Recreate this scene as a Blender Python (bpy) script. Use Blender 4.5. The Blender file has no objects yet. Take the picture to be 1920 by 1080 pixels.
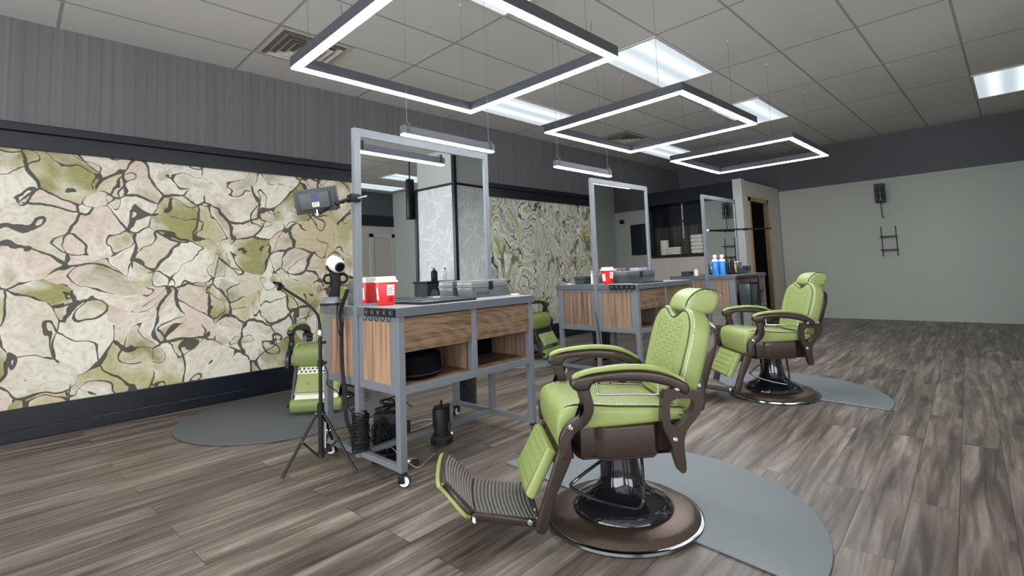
import bpy, bmesh, math, random
from mathutils import Vector, Matrix
random.seed(7)
C = bpy.context.scene.collection
PI = math.pi
def V(*a): return Vector(a)

# ------------------------------------------------------------------ materials
class NT:
    def __init__(s, name):
        s.m = bpy.data.materials.new(name); s.m.use_nodes = True
        s.t = s.m.node_tree; s.n = s.t.nodes; s.b = s.n['Principled BSDF']
    def new(s, ty, **kw):
        nd = s.n.new(ty)
        for k, v in kw.items():
            if k in nd.inputs: nd.inputs[k].default_value = v
            else: setattr(nd, k, v)
        return nd
    def link(s, a, b): s.t.links.new(a, b)
    def coord(s, scale=(1, 1, 1), loc=(0, 0, 0), rot=(0, 0, 0)):
        tc = s.new('ShaderNodeTexCoord'); mp = s.new('ShaderNodeMapping')
        mp.inputs['Scale'].default_value = scale; mp.inputs['Location'].default_value = loc
        mp.inputs['Rotation'].default_value = rot
        s.link(tc.outputs['Object'], mp.inputs['Vector']); return mp.outputs['Vector']
    def math(s, op, a, b=None, clamp=False):
        nd = s.n.new('ShaderNodeMath'); nd.operation = op; nd.use_clamp = clamp
        for i, v in enumerate((a, b)):
            if v is None: continue
            if isinstance(v, (int, float)): nd.inputs[i].default_value = v
            else: s.link(v, nd.inputs[i])
        return nd.outputs[0]
    def noise(s, vec, scale, detail=2.0, rough=.5, dist=0.0):
        nd = s.new('ShaderNodeTexNoise'); nd.inputs['Scale'].default_value = scale
        nd.inputs['Detail'].default_value = detail; nd.inputs['Roughness'].default_value = rough
        nd.inputs['Distortion'].default_value = dist
        s.link(vec, nd.inputs['Vector']); return nd
    def ramp(s, fac, stops, mode='LINEAR'):
        nd = s.n.new('ShaderNodeValToRGB'); cr = nd.color_ramp; cr.interpolation = mode
        while len(cr.elements) < len(stops): cr.elements.new(.5)
        for e, (p, c) in zip(cr.elements, stops):
            e.position = p; e.color = (*c, 1) if len(c) == 3 else c
        s.link(fac, nd.inputs['Fac']); return nd.outputs['Color']
    def mix(s, fac, a, b, blend='MIX'):
        nd = s.n.new('ShaderNodeMix'); nd.data_type = 'RGBA'; nd.blend_type = blend
        for i, v in ((0, fac), (6, a), (7, b)):
            if isinstance(v, (int, float)): nd.inputs[i].default_value = v
            elif isinstance(v, tuple): nd.inputs[i].default_value = (*v, 1)
            else: s.link(v, nd.inputs[i])
        return nd.outputs[2]
    def bump(s, h, strength=.3, dist=.01):
        nd = s.new('ShaderNodeBump'); nd.inputs['Strength'].default_value = strength
        nd.inputs['Distance'].default_value = dist
        s.link(h, nd.inputs['Height']); s.link(nd.outputs['Normal'], s.b.inputs['Normal'])
    def color(s, c):
        if isinstance(c, tuple): s.b.inputs['Base Color'].default_value = (*c, 1)
        else: s.link(c, s.b.inputs['Base Color'])

def lin(r, g, b):
    f = lambda c: (c / 255 / 12.92) if c / 255 <= .04045 else ((c / 255 + .055) / 1.055) ** 2.4
    return (f(r), f(g), f(b))

def plain(name, col, rough=.5, metal=0., var=.08, scale=30, bump=0., bscale=200, bd=.004, spec=.5, coat=0.):
    n = NT(name); v = n.coord()
    nz = n.noise(v, scale, 3)
    dark = tuple(c * (1 - var) for c in col); lite = tuple(min(1, c * (1 + var)) for c in col)
    n.color(n.mix(nz.outputs['Fac'], dark, lite))
    n.b.inputs['Roughness'].default_value = rough; n.b.inputs['Metallic'].default_value = metal
    n.b.inputs['Specular IOR Level'].default_value = spec
    if coat: n.b.inputs['Coat Weight'].default_value = coat
    if bump:
        n.bump(n.noise(v, bscale, 2).outputs['Fac'], bump, bd)
    return n.m

def emit(name, col, strength):
    n = NT(name); n.color((.8, .8, .8))
    n.b.inputs['Emission Color'].default_value = (*col, 1)
    n.b.inputs['Emission Strength'].default_value = strength
    return n.m

M = {}
M['frame'] = plain('grey_powder_coat', lin(112, 116, 123), .42, .0, .05, 12)
M['counter'] = plain('grey_laminate', lin(146, 148, 152), .34, 0, .05, 40)
M['counter_edge'] = plain('dark_grey_edge', lin(90, 94, 101), .4, 0, .05, 12)
M['black'] = plain('black_plastic', (.008, .008, .010), .5, 0, .2, 20, spec=.25)
M['satin_black'] = plain('satin_black_tube', (.010, .010, .012), .5, 0, .1, 20, spec=.3)
M['gloss_black'] = plain('gloss_black_enamel', (.008, .009, .013), .08, 0, .1, 8, coat=.6)
M['dark_metal'] = plain('dark_anodised_metal', (.035, .036, .04), .35, .5, .1, 30)
M['rubber'] = plain('black_rubber', (.02, .02, .022), .6, 0, .2, 60)
M['base_steel'] = plain('dark_polished_steel', (.22, .24, .24), .15, 1., .04, 20)
M['chrome'] = plain('chrome', (.75, .75, .76), .12, 1., .04, 20)
M['bronze'] = plain('hammered_bronze', (.032, .018, .013), .32, .25, .25, 160, bump=.35, bscale=420, bd=.002, coat=.35)
M['bronze_rim'] = plain('hammered_bronze_base', (.13, .092, .072), .30, .75, .25, 160, bump=.45, bscale=380, bd=.002)
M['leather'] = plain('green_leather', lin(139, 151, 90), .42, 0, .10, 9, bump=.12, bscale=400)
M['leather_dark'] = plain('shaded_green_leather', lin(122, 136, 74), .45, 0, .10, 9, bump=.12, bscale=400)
M['cream'] = plain('cream_trim', lin(226, 222, 206), .45, 0, .04, 30)
M['piping'] = plain('dark_piping', lin(52, 58, 34), .5, 0, .1, 30)
M['tread'] = plain('ribbed_rubber_tread', lin(104, 99, 92), .55, .1, .2, 60)
M['red'] = plain('red_plastic', lin(228, 34, 34), .35, 0, .05, 30)
M['white'] = plain('white_plastic', lin(232, 230, 228), .4, 0, .03, 30)
M['smoke'] = plain('smoky_grey_plastic', lin(88, 91, 91), .25, 0, .18, 14)
M['smoke_lid'] = plain('smoky_grey_lid', lin(116, 118, 118), .28, 0, .08, 14)
M['smoke_dark'] = plain('dark_smoky_plastic', lin(58, 68, 74), .25, 0, .35, 22)
M['towel_white'] = plain('white_terry', lin(226, 224, 214), .9, 0, .05, 80, bump=.5, bscale=500)
M['towel_brown'] = plain('brown_terry', lin(82, 76, 72), .9, 0, .12, 80, bump=.5, bscale=500)
M['blue'] = plain('blue_liquid', lin(52, 134, 214), .2, 0, .08, 30)
M['purple'] = plain('lilac_plastic', lin(178, 160, 186), .4, 0, .05, 30)
M['gold'] = plain('gold_metal', lin(190, 165, 120), .3, .8, .08, 30)
M['yellow'] = plain('yellow_plastic', lin(214, 196, 30), .4, 0, .05, 30)
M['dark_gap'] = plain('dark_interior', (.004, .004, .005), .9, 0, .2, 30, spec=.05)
M['wallpaint_dark'] = plain('charcoal_wall_paint', lin(88, 90, 95), .7, 0, .04, 3)
M['wallpaint_mid'] = plain('grey_green_wall_paint', lin(188, 192, 187), .75, 0, .04, 2)
M['wallpaint_beige'] = plain('beige_wall_paint', lin(204, 194, 184), .75, 0, .03, 2)
M['wallpaint_lower'] = plain('pale_grey_wall_paint', lin(176, 180, 172), .75, 0, .03, 2)
M['band'] = plain('black_gloss_trim', (.006, .008, .015), .3, 0, .3, 5)
M['white_trim'] = plain('white_trim_paint', lin(205, 203, 202), .5, 0, .03, 5)
M['navy'] = plain('dark_navy_panel', (.010, .012, .020), .28, 0, .25, 4)
M['cord'] = plain('black_cord', (.009, .009, .010), .55, 0, .2, 50, spec=.25)
M['wire'] = plain('thin_steel_wire', lin(96, 94, 92), .5, .2, .1, 50)
M['white_cord'] = plain('white_cord', lin(200, 198, 190), .5, 0, .05, 50)
M['mat'] = plain('grey_anti_fatigue_mat', lin(114, 122, 126), .5, 0, .06, 5, bump=.15, bscale=300)
M['mat_edge'] = plain('dark_mat_edge', lin(74, 80, 84), .6, 0, .06, 5)
M['mat_dark'] = plain('charcoal_anti_fatigue_mat', lin(84, 88, 90), .6, 0, .06, 5, bump=.15, bscale=300)
M['label_white'] = plain('white_label_paper', lin(225, 225, 225), .6, 0, .03, 60)
M['label_ink'] = plain('label_ink', lin(70, 70, 76), .6, 0, .05, 60)
M['label_purple'] = plain('purple_label', lin(58, 50, 98), .5, 0, .05, 60)
M['vent'] = plain('white_vent_metal', lin(200, 194, 184), .5, 0, .03, 20)
M['vent_dark'] = plain('vent_shadow', lin(120, 114, 108), .7, 0, .03, 20)
M['wicker'] = plain('dark_cage_metal', (.03, .028, .028), .5, .3, .3, 40)
M['tube'] = emit('led_diffuser', (.95, .98, 1.), 56.)
M['panel'] = None

def mirror_mat():
    n = NT('mirror_silver'); v = n.coord()
    n.color(n.mix(n.noise(v, 3, 1).outputs['Fac'], (.82, .85, .86), (.86, .88, .88)))
    n.b.inputs['Metallic'].default_value = 1; n.b.inputs['Roughness'].default_value = .012
    return n.m
M['mirror'] = mirror_mat()

def panel_mat():          # prismatic troffer lens: two soft tube bands
    n = NT('fluorescent_lens'); tc = n.new('ShaderNodeTexCoord')
    sp = n.new('ShaderNodeSeparateXYZ'); n.link(tc.outputs['Generated'], sp.inputs[0])
    s = n.math('ABSOLUTE', n.math('SUBTRACT', n.math('ABSOLUTE', n.math('SUBTRACT', sp.outputs[1], .5)), .22))
    band = n.math('SUBTRACT', 1., n.math('MULTIPLY', s, 5.2), True)
    band = n.math('POWER', band, 1.6)
    n.color((.6, .65, .68))
    n.b.inputs['Emission Color'].default_value = (.80, .93, 1., 1)
    n.link(n.math('ADD', n.math('MULTIPLY', band, .75), .62), n.b.inputs['Emission Strength'])
    n.b.inputs['Roughness'].default_value = .3
    return n.m
M['panel'] = panel_mat()

def wood_mat(name, dark, mid, lite, axis='z', scale=1., rough=.5):
    n = NT(name)
    st = {'z': (44, 44, 1.5), 'x': (1.8, 40, 46)}[axis]
    v = n.coord(tuple(a * scale for a in st), loc=(.37, 1.7, .9))
    a = n.noise(v, 1., 5, .62, .6); 
    v2 = n.coord(tuple(b * scale * .22 for b in st), loc=(3, 2, 1))
    b = n.noise(v2, 1., 3, .5, 1.6)
    if axis == 'x':
        w = n.new('ShaderNodeTexWave', wave_type='RINGS', rings_direction='Y'); 
        vv = n.coord((.9, 1.2, 4.6), loc=(.15, .2, -3.2)); n.link(vv, w.inputs['Vector'])
        w.inputs['Scale'].default_value = 3.2; w.inputs['Distortion'].default_value = 6.5
        w.inputs['Detail'].default_value = 3; w.inputs['Detail Scale'].default_value = 1.1
        f = n.math('ADD', n.math('MULTIPLY', a.outputs['Fac'], .91), n.math('MULTIPLY', w.outputs['Fac'], .09))
    else:
        f = n.math('ADD', n.math('MULTIPLY', a.outputs['Fac'], .6), n.math('MULTIPLY', b.outputs['Fac'], .4))
    n.color(n.ramp(f, [(.30, dark), (.47, mid), (.58, lite), (.72, mid)]))
    n.b.inputs['Roughness'].default_value = rough
    n.bump(a.outputs['Fac'], .15, .002)
    return n.m
M['wood_end'] = wood_mat('rustic_oak_upright', lin(76, 57, 46), lin(142, 110, 88), lin(176, 142, 115), 'z')
M['wood_front'] = wood_mat('rustic_oak_drawer', lin(60, 45, 35), lin(104, 82, 64), lin(130, 104, 82), 'x')
M['wood_end_dark'] = wood_mat('dark_oak_upright', lin(58, 48, 43), lin(114, 94, 80), lin(152, 126, 105), 'z')

def floor_mat():
    n = NT('grey_brown_plank_floor')
    v = n.coord((1, 1, 1), loc=(.3, .05, 0), rot=(0, 0, math.radians(-3)))
    br = n.new('ShaderNodeTexBrick', offset=.37, offset_frequency=2, squash=1.)
    for k, x in dict(Scale=1., Bias=0.).items(): br.inputs[k].default_value = x
    br.inputs['Mortar Size'].default_value = .0016; br.inputs['Mortar Smooth'].default_value = .2
    br.inputs['Brick Width'].default_value = 1.55; br.inputs['Row Height'].default_value = .165
    br.inputs['Color1'].default_value = (0, 0, 0, 1); br.inputs['Color2'].default_value = (1, 1, 1, 1)
    br.inputs['Mortar'].default_value = (.5, .5, .5, 1)
    n.link(v, br.inputs['Vector'])
    sep = n.new('ShaderNodeSeparateColor'); n.link(br.outputs['Color'], sep.inputs[0])
    rnd = sep.outputs[0]
    # offset the grain per plank
    cmb = n.new('ShaderNodeCombineXYZ'); n.link(n.math('MULTIPLY', rnd, 37.), cmb.inputs[0]); n.link(n.math('MULTIPLY', rnd, 11.), cmb.inputs[1])
    add = n.new('ShaderNodeVectorMath', operation='ADD'); n.link(v, add.inputs[0]); n.link(cmb.outputs[0], add.inputs[1])
    mp = n.new('ShaderNodeMapping'); mp.inputs['Scale'].default_value = (1.1, 16, 1); n.link(add.outputs[0], mp.inputs['Vector'])
    g = n.noise(mp.outputs[0], 1.5, 5, .6, .8)
    mp2 = n.new('ShaderNodeMapping'); mp2.inputs['Scale'].default_value = (.7, 5, 1); n.link(add.outputs[0], mp2.inputs['Vector'])
    g2 = n.noise(mp2.outputs[0], 1.6, 3, .5, .7)
    f = n.math('ADD', n.math('MULTIPLY', g.outputs['Fac'], .55), n.math('MULTIPLY', g2.outputs['Fac'], .45))
    col = n.ramp(f, [(.30, lin(50, 43, 39)), (.43, lin(86, 77, 71)), (.53, lin(114, 104, 97)), (.67, lin(152, 143, 135))])
    tint = n.ramp(rnd, [(0, (.80, .78, .77)), (.5, (1., .98, .96)), (1, (1.14, 1.12, 1.1))])
    col = n.mix(1., col, tint, 'MULTIPLY')
    col = n.mix(br.outputs['Fac'], col, lin(58, 50, 46))
    n.color(col)
    n.b.inputs['Roughness'].default_value = .40
    n.b.inputs['Specular IOR Level'].default_value = .35
    n.bump(g.outputs['Fac'], .08, .002)
    return n.m
M['floor'] = floor_mat()

TX0, TY0, TDX, TDY = 2.722, 4.044, 1.252, .637
def ceiling_mat():
    n = NT('ceiling_tiles'); tc = n.new('ShaderNodeTexCoord'); sp = n.new('ShaderNodeSeparateXYZ')
    n.link(tc.outputs['Object'], sp.inputs[0])
    def edge(o, off, d, w):
        f = n.math('FRACT', n.math('ADD', n.math('DIVIDE', n.math('SUBTRACT', o, off), d), 200.))
        e = n.math('MINIMUM', f, n.math('SUBTRACT', 1., f))
        return n.math('LESS_THAN', e, w / d)
    g = n.math('MAXIMUM', edge(sp.outputs[0], TX0, TDX, .011), edge(sp.outputs[1], TY0, TDY, .011))
    v = n.coord()
    sp_ = n.noise(v, 160, 2, .7)
    base = n.mix(n.noise(v, .6, 2).outputs['Fac'], lin(204, 201, 197), lin(214, 211, 208))
    base = n.mix(n.math('GREATER_THAN', sp_.outputs['Fac'], .66), base, lin(190, 187, 183))
    n.color(n.mix(g, base, lin(158, 154, 150)))
    n.b.inputs['Roughness'].default_value = .9
    n.bump(sp_.outputs['Fac'], .2, .004)
    return n.m
M['ceiling'] = ceiling_mat()

def stripe_mat():
    n = NT('charcoal_ribbed_wallpaper')
    v = n.coord((9, 9, .12)); a = n.noise(v, 1.8, 4, .7)
    w = n.new('ShaderNodeTexWave', wave_type='BANDS', bands_direction='X'); n.link(n.coord(), w.inputs['Vector'])
    w.inputs['Scale'].default_value = 4.2; w.inputs['Distortion'].default_value = .6; w.inputs['Detail Scale'].default_value = .4
    groove = n.math('POWER', w.outputs['Fac'], 14.)
    c = n.ramp(a.outputs['Fac'], [(.3, lin(98, 94, 98)), (.55, lin(106, 102, 106)), (.75, lin(113, 109, 112))])
    n.color(n.mix(n.math('MULTIPLY', groove, .35), c, lin(72, 69, 72)))
    n.b.inputs['Roughness'].default_value = .6
    n.bump(groove, -.3, .01)
    return n.m
M['stripe'] = stripe_mat()

def mural_mat():
    n = NT('painted_swirl_mural')
    tc = n.new('ShaderNodeTexCoord'); sp = n.new('ShaderNodeSeparateXYZ'); n.link(tc.outputs['Object'], sp.inputs[0])
    X, Z = sp.outputs[0], sp.outputs[2]
    right = n.math('MULTIPLY', n.math('SUBTRACT', X, 3.0), .7, True)
    def comb(a, b):
        c = n.new('ShaderNodeCombineXYZ')
        n.link(a, c.inputs[0]); n.link(b, c.inputs[1]); return c.outputs[0]
    sx = n.math('ADD', 1., n.math('MULTIPLY', right, .15)); sz = n.math('SUBTRACT', 1., n.math('MULTIPLY', right, .25))
    uv = comb(n.math('MULTIPLY', X, sx), n.math('MULTIPLY', Z, sz))
    def warp(vec, scale, amt, detail=2):
        nz = n.noise(vec, scale, detail, .5)
        s = n.new('ShaderNodeVectorMath', operation='SUBTRACT'); n.link(nz.outputs['Color'], s.inputs[0]); s.inputs[1].default_value = (.5, .5, .5)
        m = n.new('ShaderNodeVectorMath', operation='SCALE'); n.link(s.outputs[0], m.inputs[0]); m.inputs['Scale'].default_value = amt
        a = n.new('ShaderNodeVectorMath', operation='ADD'); n.link(vec, a.inputs[0]); n.link(m.outputs[0], a.inputs[1])
        return a.outputs[0]
    p = warp(warp(uv, 1.2, .5), 3.6, .15, 2)
    pf = warp(p, 16, .022, 2)
    # colour fields
    n1 = n.noise(pf, 2.7, 1.0, .5, .45).outputs['Fac']
    n2 = n.noise(pf, 4.0, 1.6, .5, .6).outputs['Fac']
    cream, tan, pink, olive, dol, grey, green = lin(224, 218, 204), lin(196, 180, 148), lin(210, 192, 180), lin(150, 146, 92), lin(106, 106, 60), lin(206, 206, 198), lin(92, 126, 92)
    def voro(feature, scale, vec=pf, **kw):
        v = n.new('ShaderNodeTexVoronoi', feature=feature, **kw); n.link(vec, v.inputs['Vector']); v.inputs['Scale'].default_value = scale; return v
    sepc = n.new('ShaderNodeSeparateColor'); n.link(voro('F1', 2.9).outputs['Color'], sepc.inputs[0])
    cell = n.ramp(sepc.outputs[0], [(0, cream), (.20, pink), (.34, lin(206, 198, 180)), (.46, tan), (.60, cream), (.72, olive), (.86, lin(178, 172, 128))], 'CONSTANT')
    cA = n.ramp(n1, [(0, dol), (.28, olive), (.35, tan), (.40, cream), (.50, cream), (.535, pink), (.575, cream), (.62, tan), (.66, olive), (.74, dol)], 'LINEAR')
    cB = n.ramp(n2, [(0, green), (.28, dol), (.34, olive), (.40, cream), (.55, lin(218, 212, 204)), (.60, lin(200, 186, 166)), (.66, olive), (.74, dol)], 'LINEAR')
    soft = n.math('MULTIPLY', n.math('SUBTRACT', n.noise(p, 2.4, 2).outputs['Fac'], .42), 6., True)
    left = n.mix(soft, cell, n.mix(.5, cA, cB))
    # agate rings on the right part
    ag = voro('SMOOTH_F1', 2.3, warp(warp(p, 2.6, .22), 9., .06)); ag.inputs['Smoothness'].default_value = .3
    ring = n.math('FRACT', n.math('ADD', n.math('MULTIPLY', ag.outputs['Distance'], 6.), n.math('MULTIPLY', n1, 3.6)))
    cR = n.ramp(ring, [(0, lin(204, 198, 194)), (.2, lin(218, 213, 208)), (.38, lin(186, 184, 180)), (.52, lin(188, 186, 140)), (.66, lin(156, 160, 118)), (.8, lin(196, 196, 188)), (1, lin(212, 206, 200))], 'LINEAR')
    cR = n.mix(n.math('MULTIPLY', n.math('SUBTRACT', n2, .50), 7., True), cR, n.ramp(n1, [(.35, lin(84, 98, 84)), (.46, lin(166, 162, 112)), (.54, lin(200, 192, 172)), (.64, lin(152, 152, 154))]))
    col = n.mix(right, left, cR)
    brush = n.noise(warp(p, 9, .1), 30, 3, .6).outputs['Fac']
    col = n.mix(.5, col, n.ramp(brush, [(.3, (.60, .58, .53)), (.5, (.97, .96, .94)), (.7, (1.14, 1.14, 1.12))]), 'MULTIPLY')
    # ink outlines, wobbling in width and fading out
    wv = n.math('MULTIPLY', n.math('SUBTRACT', n.noise(uv, 3.4, 2).outputs['Fac'], .37), .16)
    cap = lambda m: n.math('MINIMUM', n.math('MAXIMUM', wv, 0.), m)
    iso = lambda f, lvl, m: n.math('LESS_THAN', n.math('ABSOLUTE', n.math('SUBTRACT', f, lvl)), cap(m))
    L = n.math('MAXIMUM', iso(n1, .395, .008), iso(n1, .60, .007))
    edge = n.math('LESS_THAN', voro('DISTANCE_TO_EDGE', 2.9).outputs['Distance'], cap(.030))
    gate = n.math('GREATER_THAN', n.noise(p, 1.7, 1).outputs['Fac'], .40)
    L = n.math('MAXIMUM', L, n.math('MULTIPLY', n.math('MULTIPLY', edge, gate), n.math('LESS_THAN', right, .6)))
    wr = n.math('MULTIPLY', n.math('MAXIMUM', n.math('SUBTRACT', n.noise(uv, 3.1, 2).outputs['Fac'], .40), 0.), .75)
    fl = n.math('LESS_THAN', ring, wr)
    L = n.math('MAXIMUM', L, n.math('MULTIPLY', fl, right))
    wl = n.math('LESS_THAN', n.math('ABSOLUTE', n.math('SUBTRACT', ring, .42)), n.math('MULTIPLY', wr, .45))
    col = n.mix(n.math('MULTIPLY', wl, n.math('MULTIPLY', right, .8)), col, lin(226, 224, 218))
    ink = n.mix(right, lin(50, 44, 38), lin(34, 38, 42))
    n.color(n.mix(n.math('MULTIPLY', L, .92), col, ink))
    n.b.inputs['Roughness'].default_value = .55
    return n.m
M['mural'] = mural_mat()

def leather_quilt(name, plane):
    n = NT(name); tc = n.new('ShaderNodeTexCoord'); sp = n.new('ShaderNodeSeparateXYZ'); n.link(tc.outputs['Object'], sp.inputs[0])
    u = sp.outputs[1]; v = sp.outputs[0] if plane == 'seat' else sp.outputs[2]
    c = n.new('ShaderNodeCombineXYZ'); 
    # staggered padded cells in columns across the cushion
    n.link(v, c.inputs[0]); n.link(u, c.inputs[1])
    br = n.new('ShaderNodeTexBrick', offset=.5, offset_frequency=2, squash=1.); n.link(c.outputs[0], br.inputs['Vector'])
    for k, x in {'Scale': 1., 'Mortar Size': .0045, 'Mortar Smooth': 1., 'Brick Width': .030 if plane == 'back' else .05, 'Row Height': .040 if plane == 'back' else .026}.items(): br.inputs[k].default_value = x
    mask = n.math('LESS_THAN', n.math('ABSOLUTE', u), .125 if plane == 'back' else .155)
    if plane == 'back':
        mask = n.math('MULTIPLY', mask, n.math('GREATER_THAN', v, .56)); mask = n.math('MULTIPLY', mask, n.math('LESS_THAN', v, .83))
    else:
        mask = n.math('MULTIPLY', mask, n.math('GREATER_THAN', v, -.17)); mask = n.math('MULTIPLY', mask, n.math('LESS_THAN', v, .25))
    h = n.math('MULTIPLY', br.outputs['Fac'], mask)
    nz = n.noise(n.coord(), 9, 3)
    base = n.mix(nz.outputs['Fac'], lin(134, 147, 86), lin(143, 156, 94))
    n.color(n.mix(n.math('MULTIPLY', h, .45), base, lin(98, 112, 56)))
    n.b.inputs['Roughness'].default_value = .42
    n.bump(n.math('MULTIPLY', h, -1.), .4, .006)
    return n.m
M['quilt_seat'] = leather_quilt('quilted_green_leather_seat', 'seat')
M['quilt_back'] = leather_quilt('quilted_green_leather_back', 'back')

def plaster_mat():
    n = NT('white_crosshatch_relief')
    tc = n.new('ShaderNodeTexCoord'); sp = n.new('ShaderNodeSeparateXYZ'); n.link(tc.outputs['Object'], sp.inputs[0])
    c = n.new('ShaderNodeCombineXYZ'); n.link(n.math('ADD', sp.outputs[0], sp.outputs[1]), c.inputs[0]); n.link(sp.outputs[2], c.inputs[1])
    h = None
    for i, ang in enumerate((.45, -.75, 1.35, -1.2, .05, 1.9)):
        mp = n.new('ShaderNodeMapping'); mp.inputs['Rotation'].default_value = (0, 0, ang); mp.inputs['Location'].default_value = (i * 3.7, i * 1.53, 0)
        n.link(c.outputs[0], mp.inputs['Vector'])
        m2 = n.new('ShaderNodeMapping'); m2.inputs['Scale'].default_value = (.8, 6.2, 1); n.link(mp.outputs[0], m2.inputs['Vector'])
        nz = n.noise(m2.outputs[0], 1., 0., .5).outputs['Fac']
        r = n.math('SUBTRACT', 1., n.math('MULTIPLY', n.math('ABSOLUTE', n.math('SUBTRACT', nz, .60)), 22.), True)
        h = r if h is None else n.math('MAXIMUM', h, r)
    n.color(n.mix(h, lin(222, 224, 226), lin(246, 247, 248)))
    n.b.inputs['Roughness'].default_value = .6
    n.bump(h, .55, .02)
    return n.m
M['plaster'] = plaster_mat()
M['dark_stone'] = wood_mat('dark_veined_panel', lin(34, 31, 32), lin(58, 52, 50), lin(88, 80, 75), 'z', .35, .3)

# ------------------------------------------------------------------ mesh builder
class B:
    def __init__(s): s.bm = bmesh.new()
    def _add(s, t, mat=None):
        if mat is not None: bmesh.ops.transform(t, matrix=mat, verts=t.verts)
        me = bpy.data.meshes.new('tmp'); t.to_mesh(me); t.free(); s.bm.from_mesh(me); bpy.data.meshes.remove(me); return s
    def box(s, x0, x1, y0, y1, z0, z1, bev=0., seg=2, mat=None):
        t = bmesh.new(); bmesh.ops.create_cube(t, size=1)
        for v in t.verts: v.co = V(x0 + (v.co.x + .5) * (x1 - x0), y0 + (v.co.y + .5) * (y1 - y0), z0 + (v.co.z + .5) * (z1 - z0))
        if bev: bmesh.ops.bevel(t, geom=t.edges[:], offset=bev, segments=seg, affect='EDGES', profile=.5)
        return s._add(t, mat)
    def cbox(s, c, size, mat=None, bev=0., seg=2):
        m = Matrix.Translation(V(*c)) @ (mat.to_4x4() if mat else Matrix())
        a, b, d = (x / 2 for x in size)
        return s.box(-a, a, -b, b, -d, d, bev, seg, m)
    def taper(s, x0, x1, y0, y1, z0, z1, k, bev=0., mat=None):     # box whose bottom is k times the top
        t = bmesh.new(); bmesh.ops.create_cube(t, size=1)
        cx, cy = (x0 + x1) / 2, (y0 + y1) / 2
        for v in t.verts:
            q = k if v.co.z < 0 else 1
            v.co = V(cx + v.co.x * (x1 - x0) * q, cy + v.co.y * (y1 - y0) * q, z0 + (v.co.z + .5) * (z1 - z0))
        if bev: bmesh.ops.bevel(t, geom=t.edges[:], offset=bev, segments=2, affect='EDGES', profile=.5)
        return s._add(t, mat)
    def prism(s, pts, t0, t1, f, bev=0., seg=3):                     # polygon (a,b) swept t0..t1, f(a,b,t)->xyz
        q = [pts[0]]
        for p in pts[1:]:
            if math.hypot(p[0] - q[-1][0], p[1] - q[-1][1]) > 1e-5: q.append(p)
        if math.hypot(q[0][0] - q[-1][0], q[0][1] - q[-1][1]) < 1e-5: q.pop()
        pts = q; n = len(pts)
        area = sum(pts[k][0] * pts[(k + 1) % n][1] - pts[(k + 1) % n][0] * pts[k][1] for k in range(n))
        if area < 0: pts = pts[::-1]
        def inset(d):                                                # move every corner inwards by d
            if d <= 0: return pts
            out = []
            for k in range(n):
                a, p, c = pts[k - 1], pts[k], pts[(k + 1) % n]
                u = V(p[0] - a[0], p[1] - a[1], 0).normalized(); v = V(c[0] - p[0], c[1] - p[1], 0).normalized()
                nn = V(-u.y - v.y, u.x + v.x, 0)
                if nn.length < 1e-6: nn = V(-u.y, u.x, 0)
                nn.normalize(); k_ = min(1.8, 1 / max(.3, nn.dot(V(-u.y, u.x, 0))))
                out.append((p[0] + nn.x * d * k_, p[1] + nn.y * d * k_))
            return out
        secs = []
        lo, hi = min(t0, t1), max(t0, t1)
        if bev:
            bev = min(bev, (hi - lo) * .49)
            for k in range(seg + 1):
                w = k / seg * PI / 2; secs.append((lo + bev * (1 - math.sin(w)), bev * (1 - math.cos(w))))
            secs = secs[::-1]                                        # lo face first (largest inset)
            secs = secs + [(lo + hi - z, d) for z, d in secs[::-1]]
        else: secs = [(lo, 0), (hi, 0)]
        t = bmesh.new(); rings = [[t.verts.new(f(a, b, z)) for a, b in inset(d)] for z, d in secs]
        for A, D in zip(rings, rings[1:]):
            for k in range(n): t.faces.new((A[k], A[(k + 1) % n], D[(k + 1) % n], D[k]))
        caps = [t.faces.new(rings[0][::-1]), t.faces.new(rings[-1])]
        bmesh.ops.triangulate(t, faces=caps, ngon_method='EAR_CLIP')
        bmesh.ops.recalc_face_normals(t, faces=t.faces[:])
        return s._add(t)
    def tube(s, pts, r, seg=8, closed=False):
        pts = [V(*p) for p in pts]; n = len(pts); t = bmesh.new(); rings = []
        up = V(0, 0, 1)
        for i, p in enumerate(pts):
            a = pts[(i - 1) % n] if (closed or i > 0) else p; b = pts[(i + 1) % n] if (closed or i < n - 1) else p
            d = (b - a).normalized()
            if abs(d.dot(up)) > .95: up = V(1, 0, 0) if abs(d.x) < .9 else V(0, 1, 0)
            sd = d.cross(up).normalized(); up = sd.cross(d).normalized()
            rr = r[i] if isinstance(r, (list, tuple)) else r
            rings.append([t.verts.new(p + (sd * math.cos(2 * PI * k / seg) + up * math.sin(2 * PI * k / seg)) * rr) for k in range(seg)])
        for i in range(n if closed else n - 1):
            A, D = rings[i], rings[(i + 1) % n]
            for k in range(seg): t.faces.new((A[k], A[(k + 1) % seg], D[(k + 1) % seg], D[k]))
        if not closed: t.faces.new(rings[0][::-1]); t.faces.new(rings[-1])
        bmesh.ops.recalc_face_normals(t, faces=t.faces[:])
        return s._add(t)
    def lathe(s, prof, seg=40, c=(0, 0, 0), mat=None):
        t = bmesh.new(); rings = []
        for r, z in prof:
            rings.append([t.verts.new((r * math.cos(2 * PI * k / seg), r * math.sin(2 * PI * k / seg), z)) for k in range(seg)] if r > 1e-6 else [t.verts.new((0, 0, z))])
        for A, D in zip(rings, rings[1:]):
            for k in range(seg):
                q = (A[k % len(A)], A[(k + 1) % len(A)], D[(k + 1) % len(D)], D[k % len(D)])
                u = []
                for w in q:
                    if w not in u: u.append(w)
                if len(u) > 2: t.faces.new(u)
        for R in (rings[0], rings[-1]):
            if len(R) > 1: t.faces.new(R)
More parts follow.
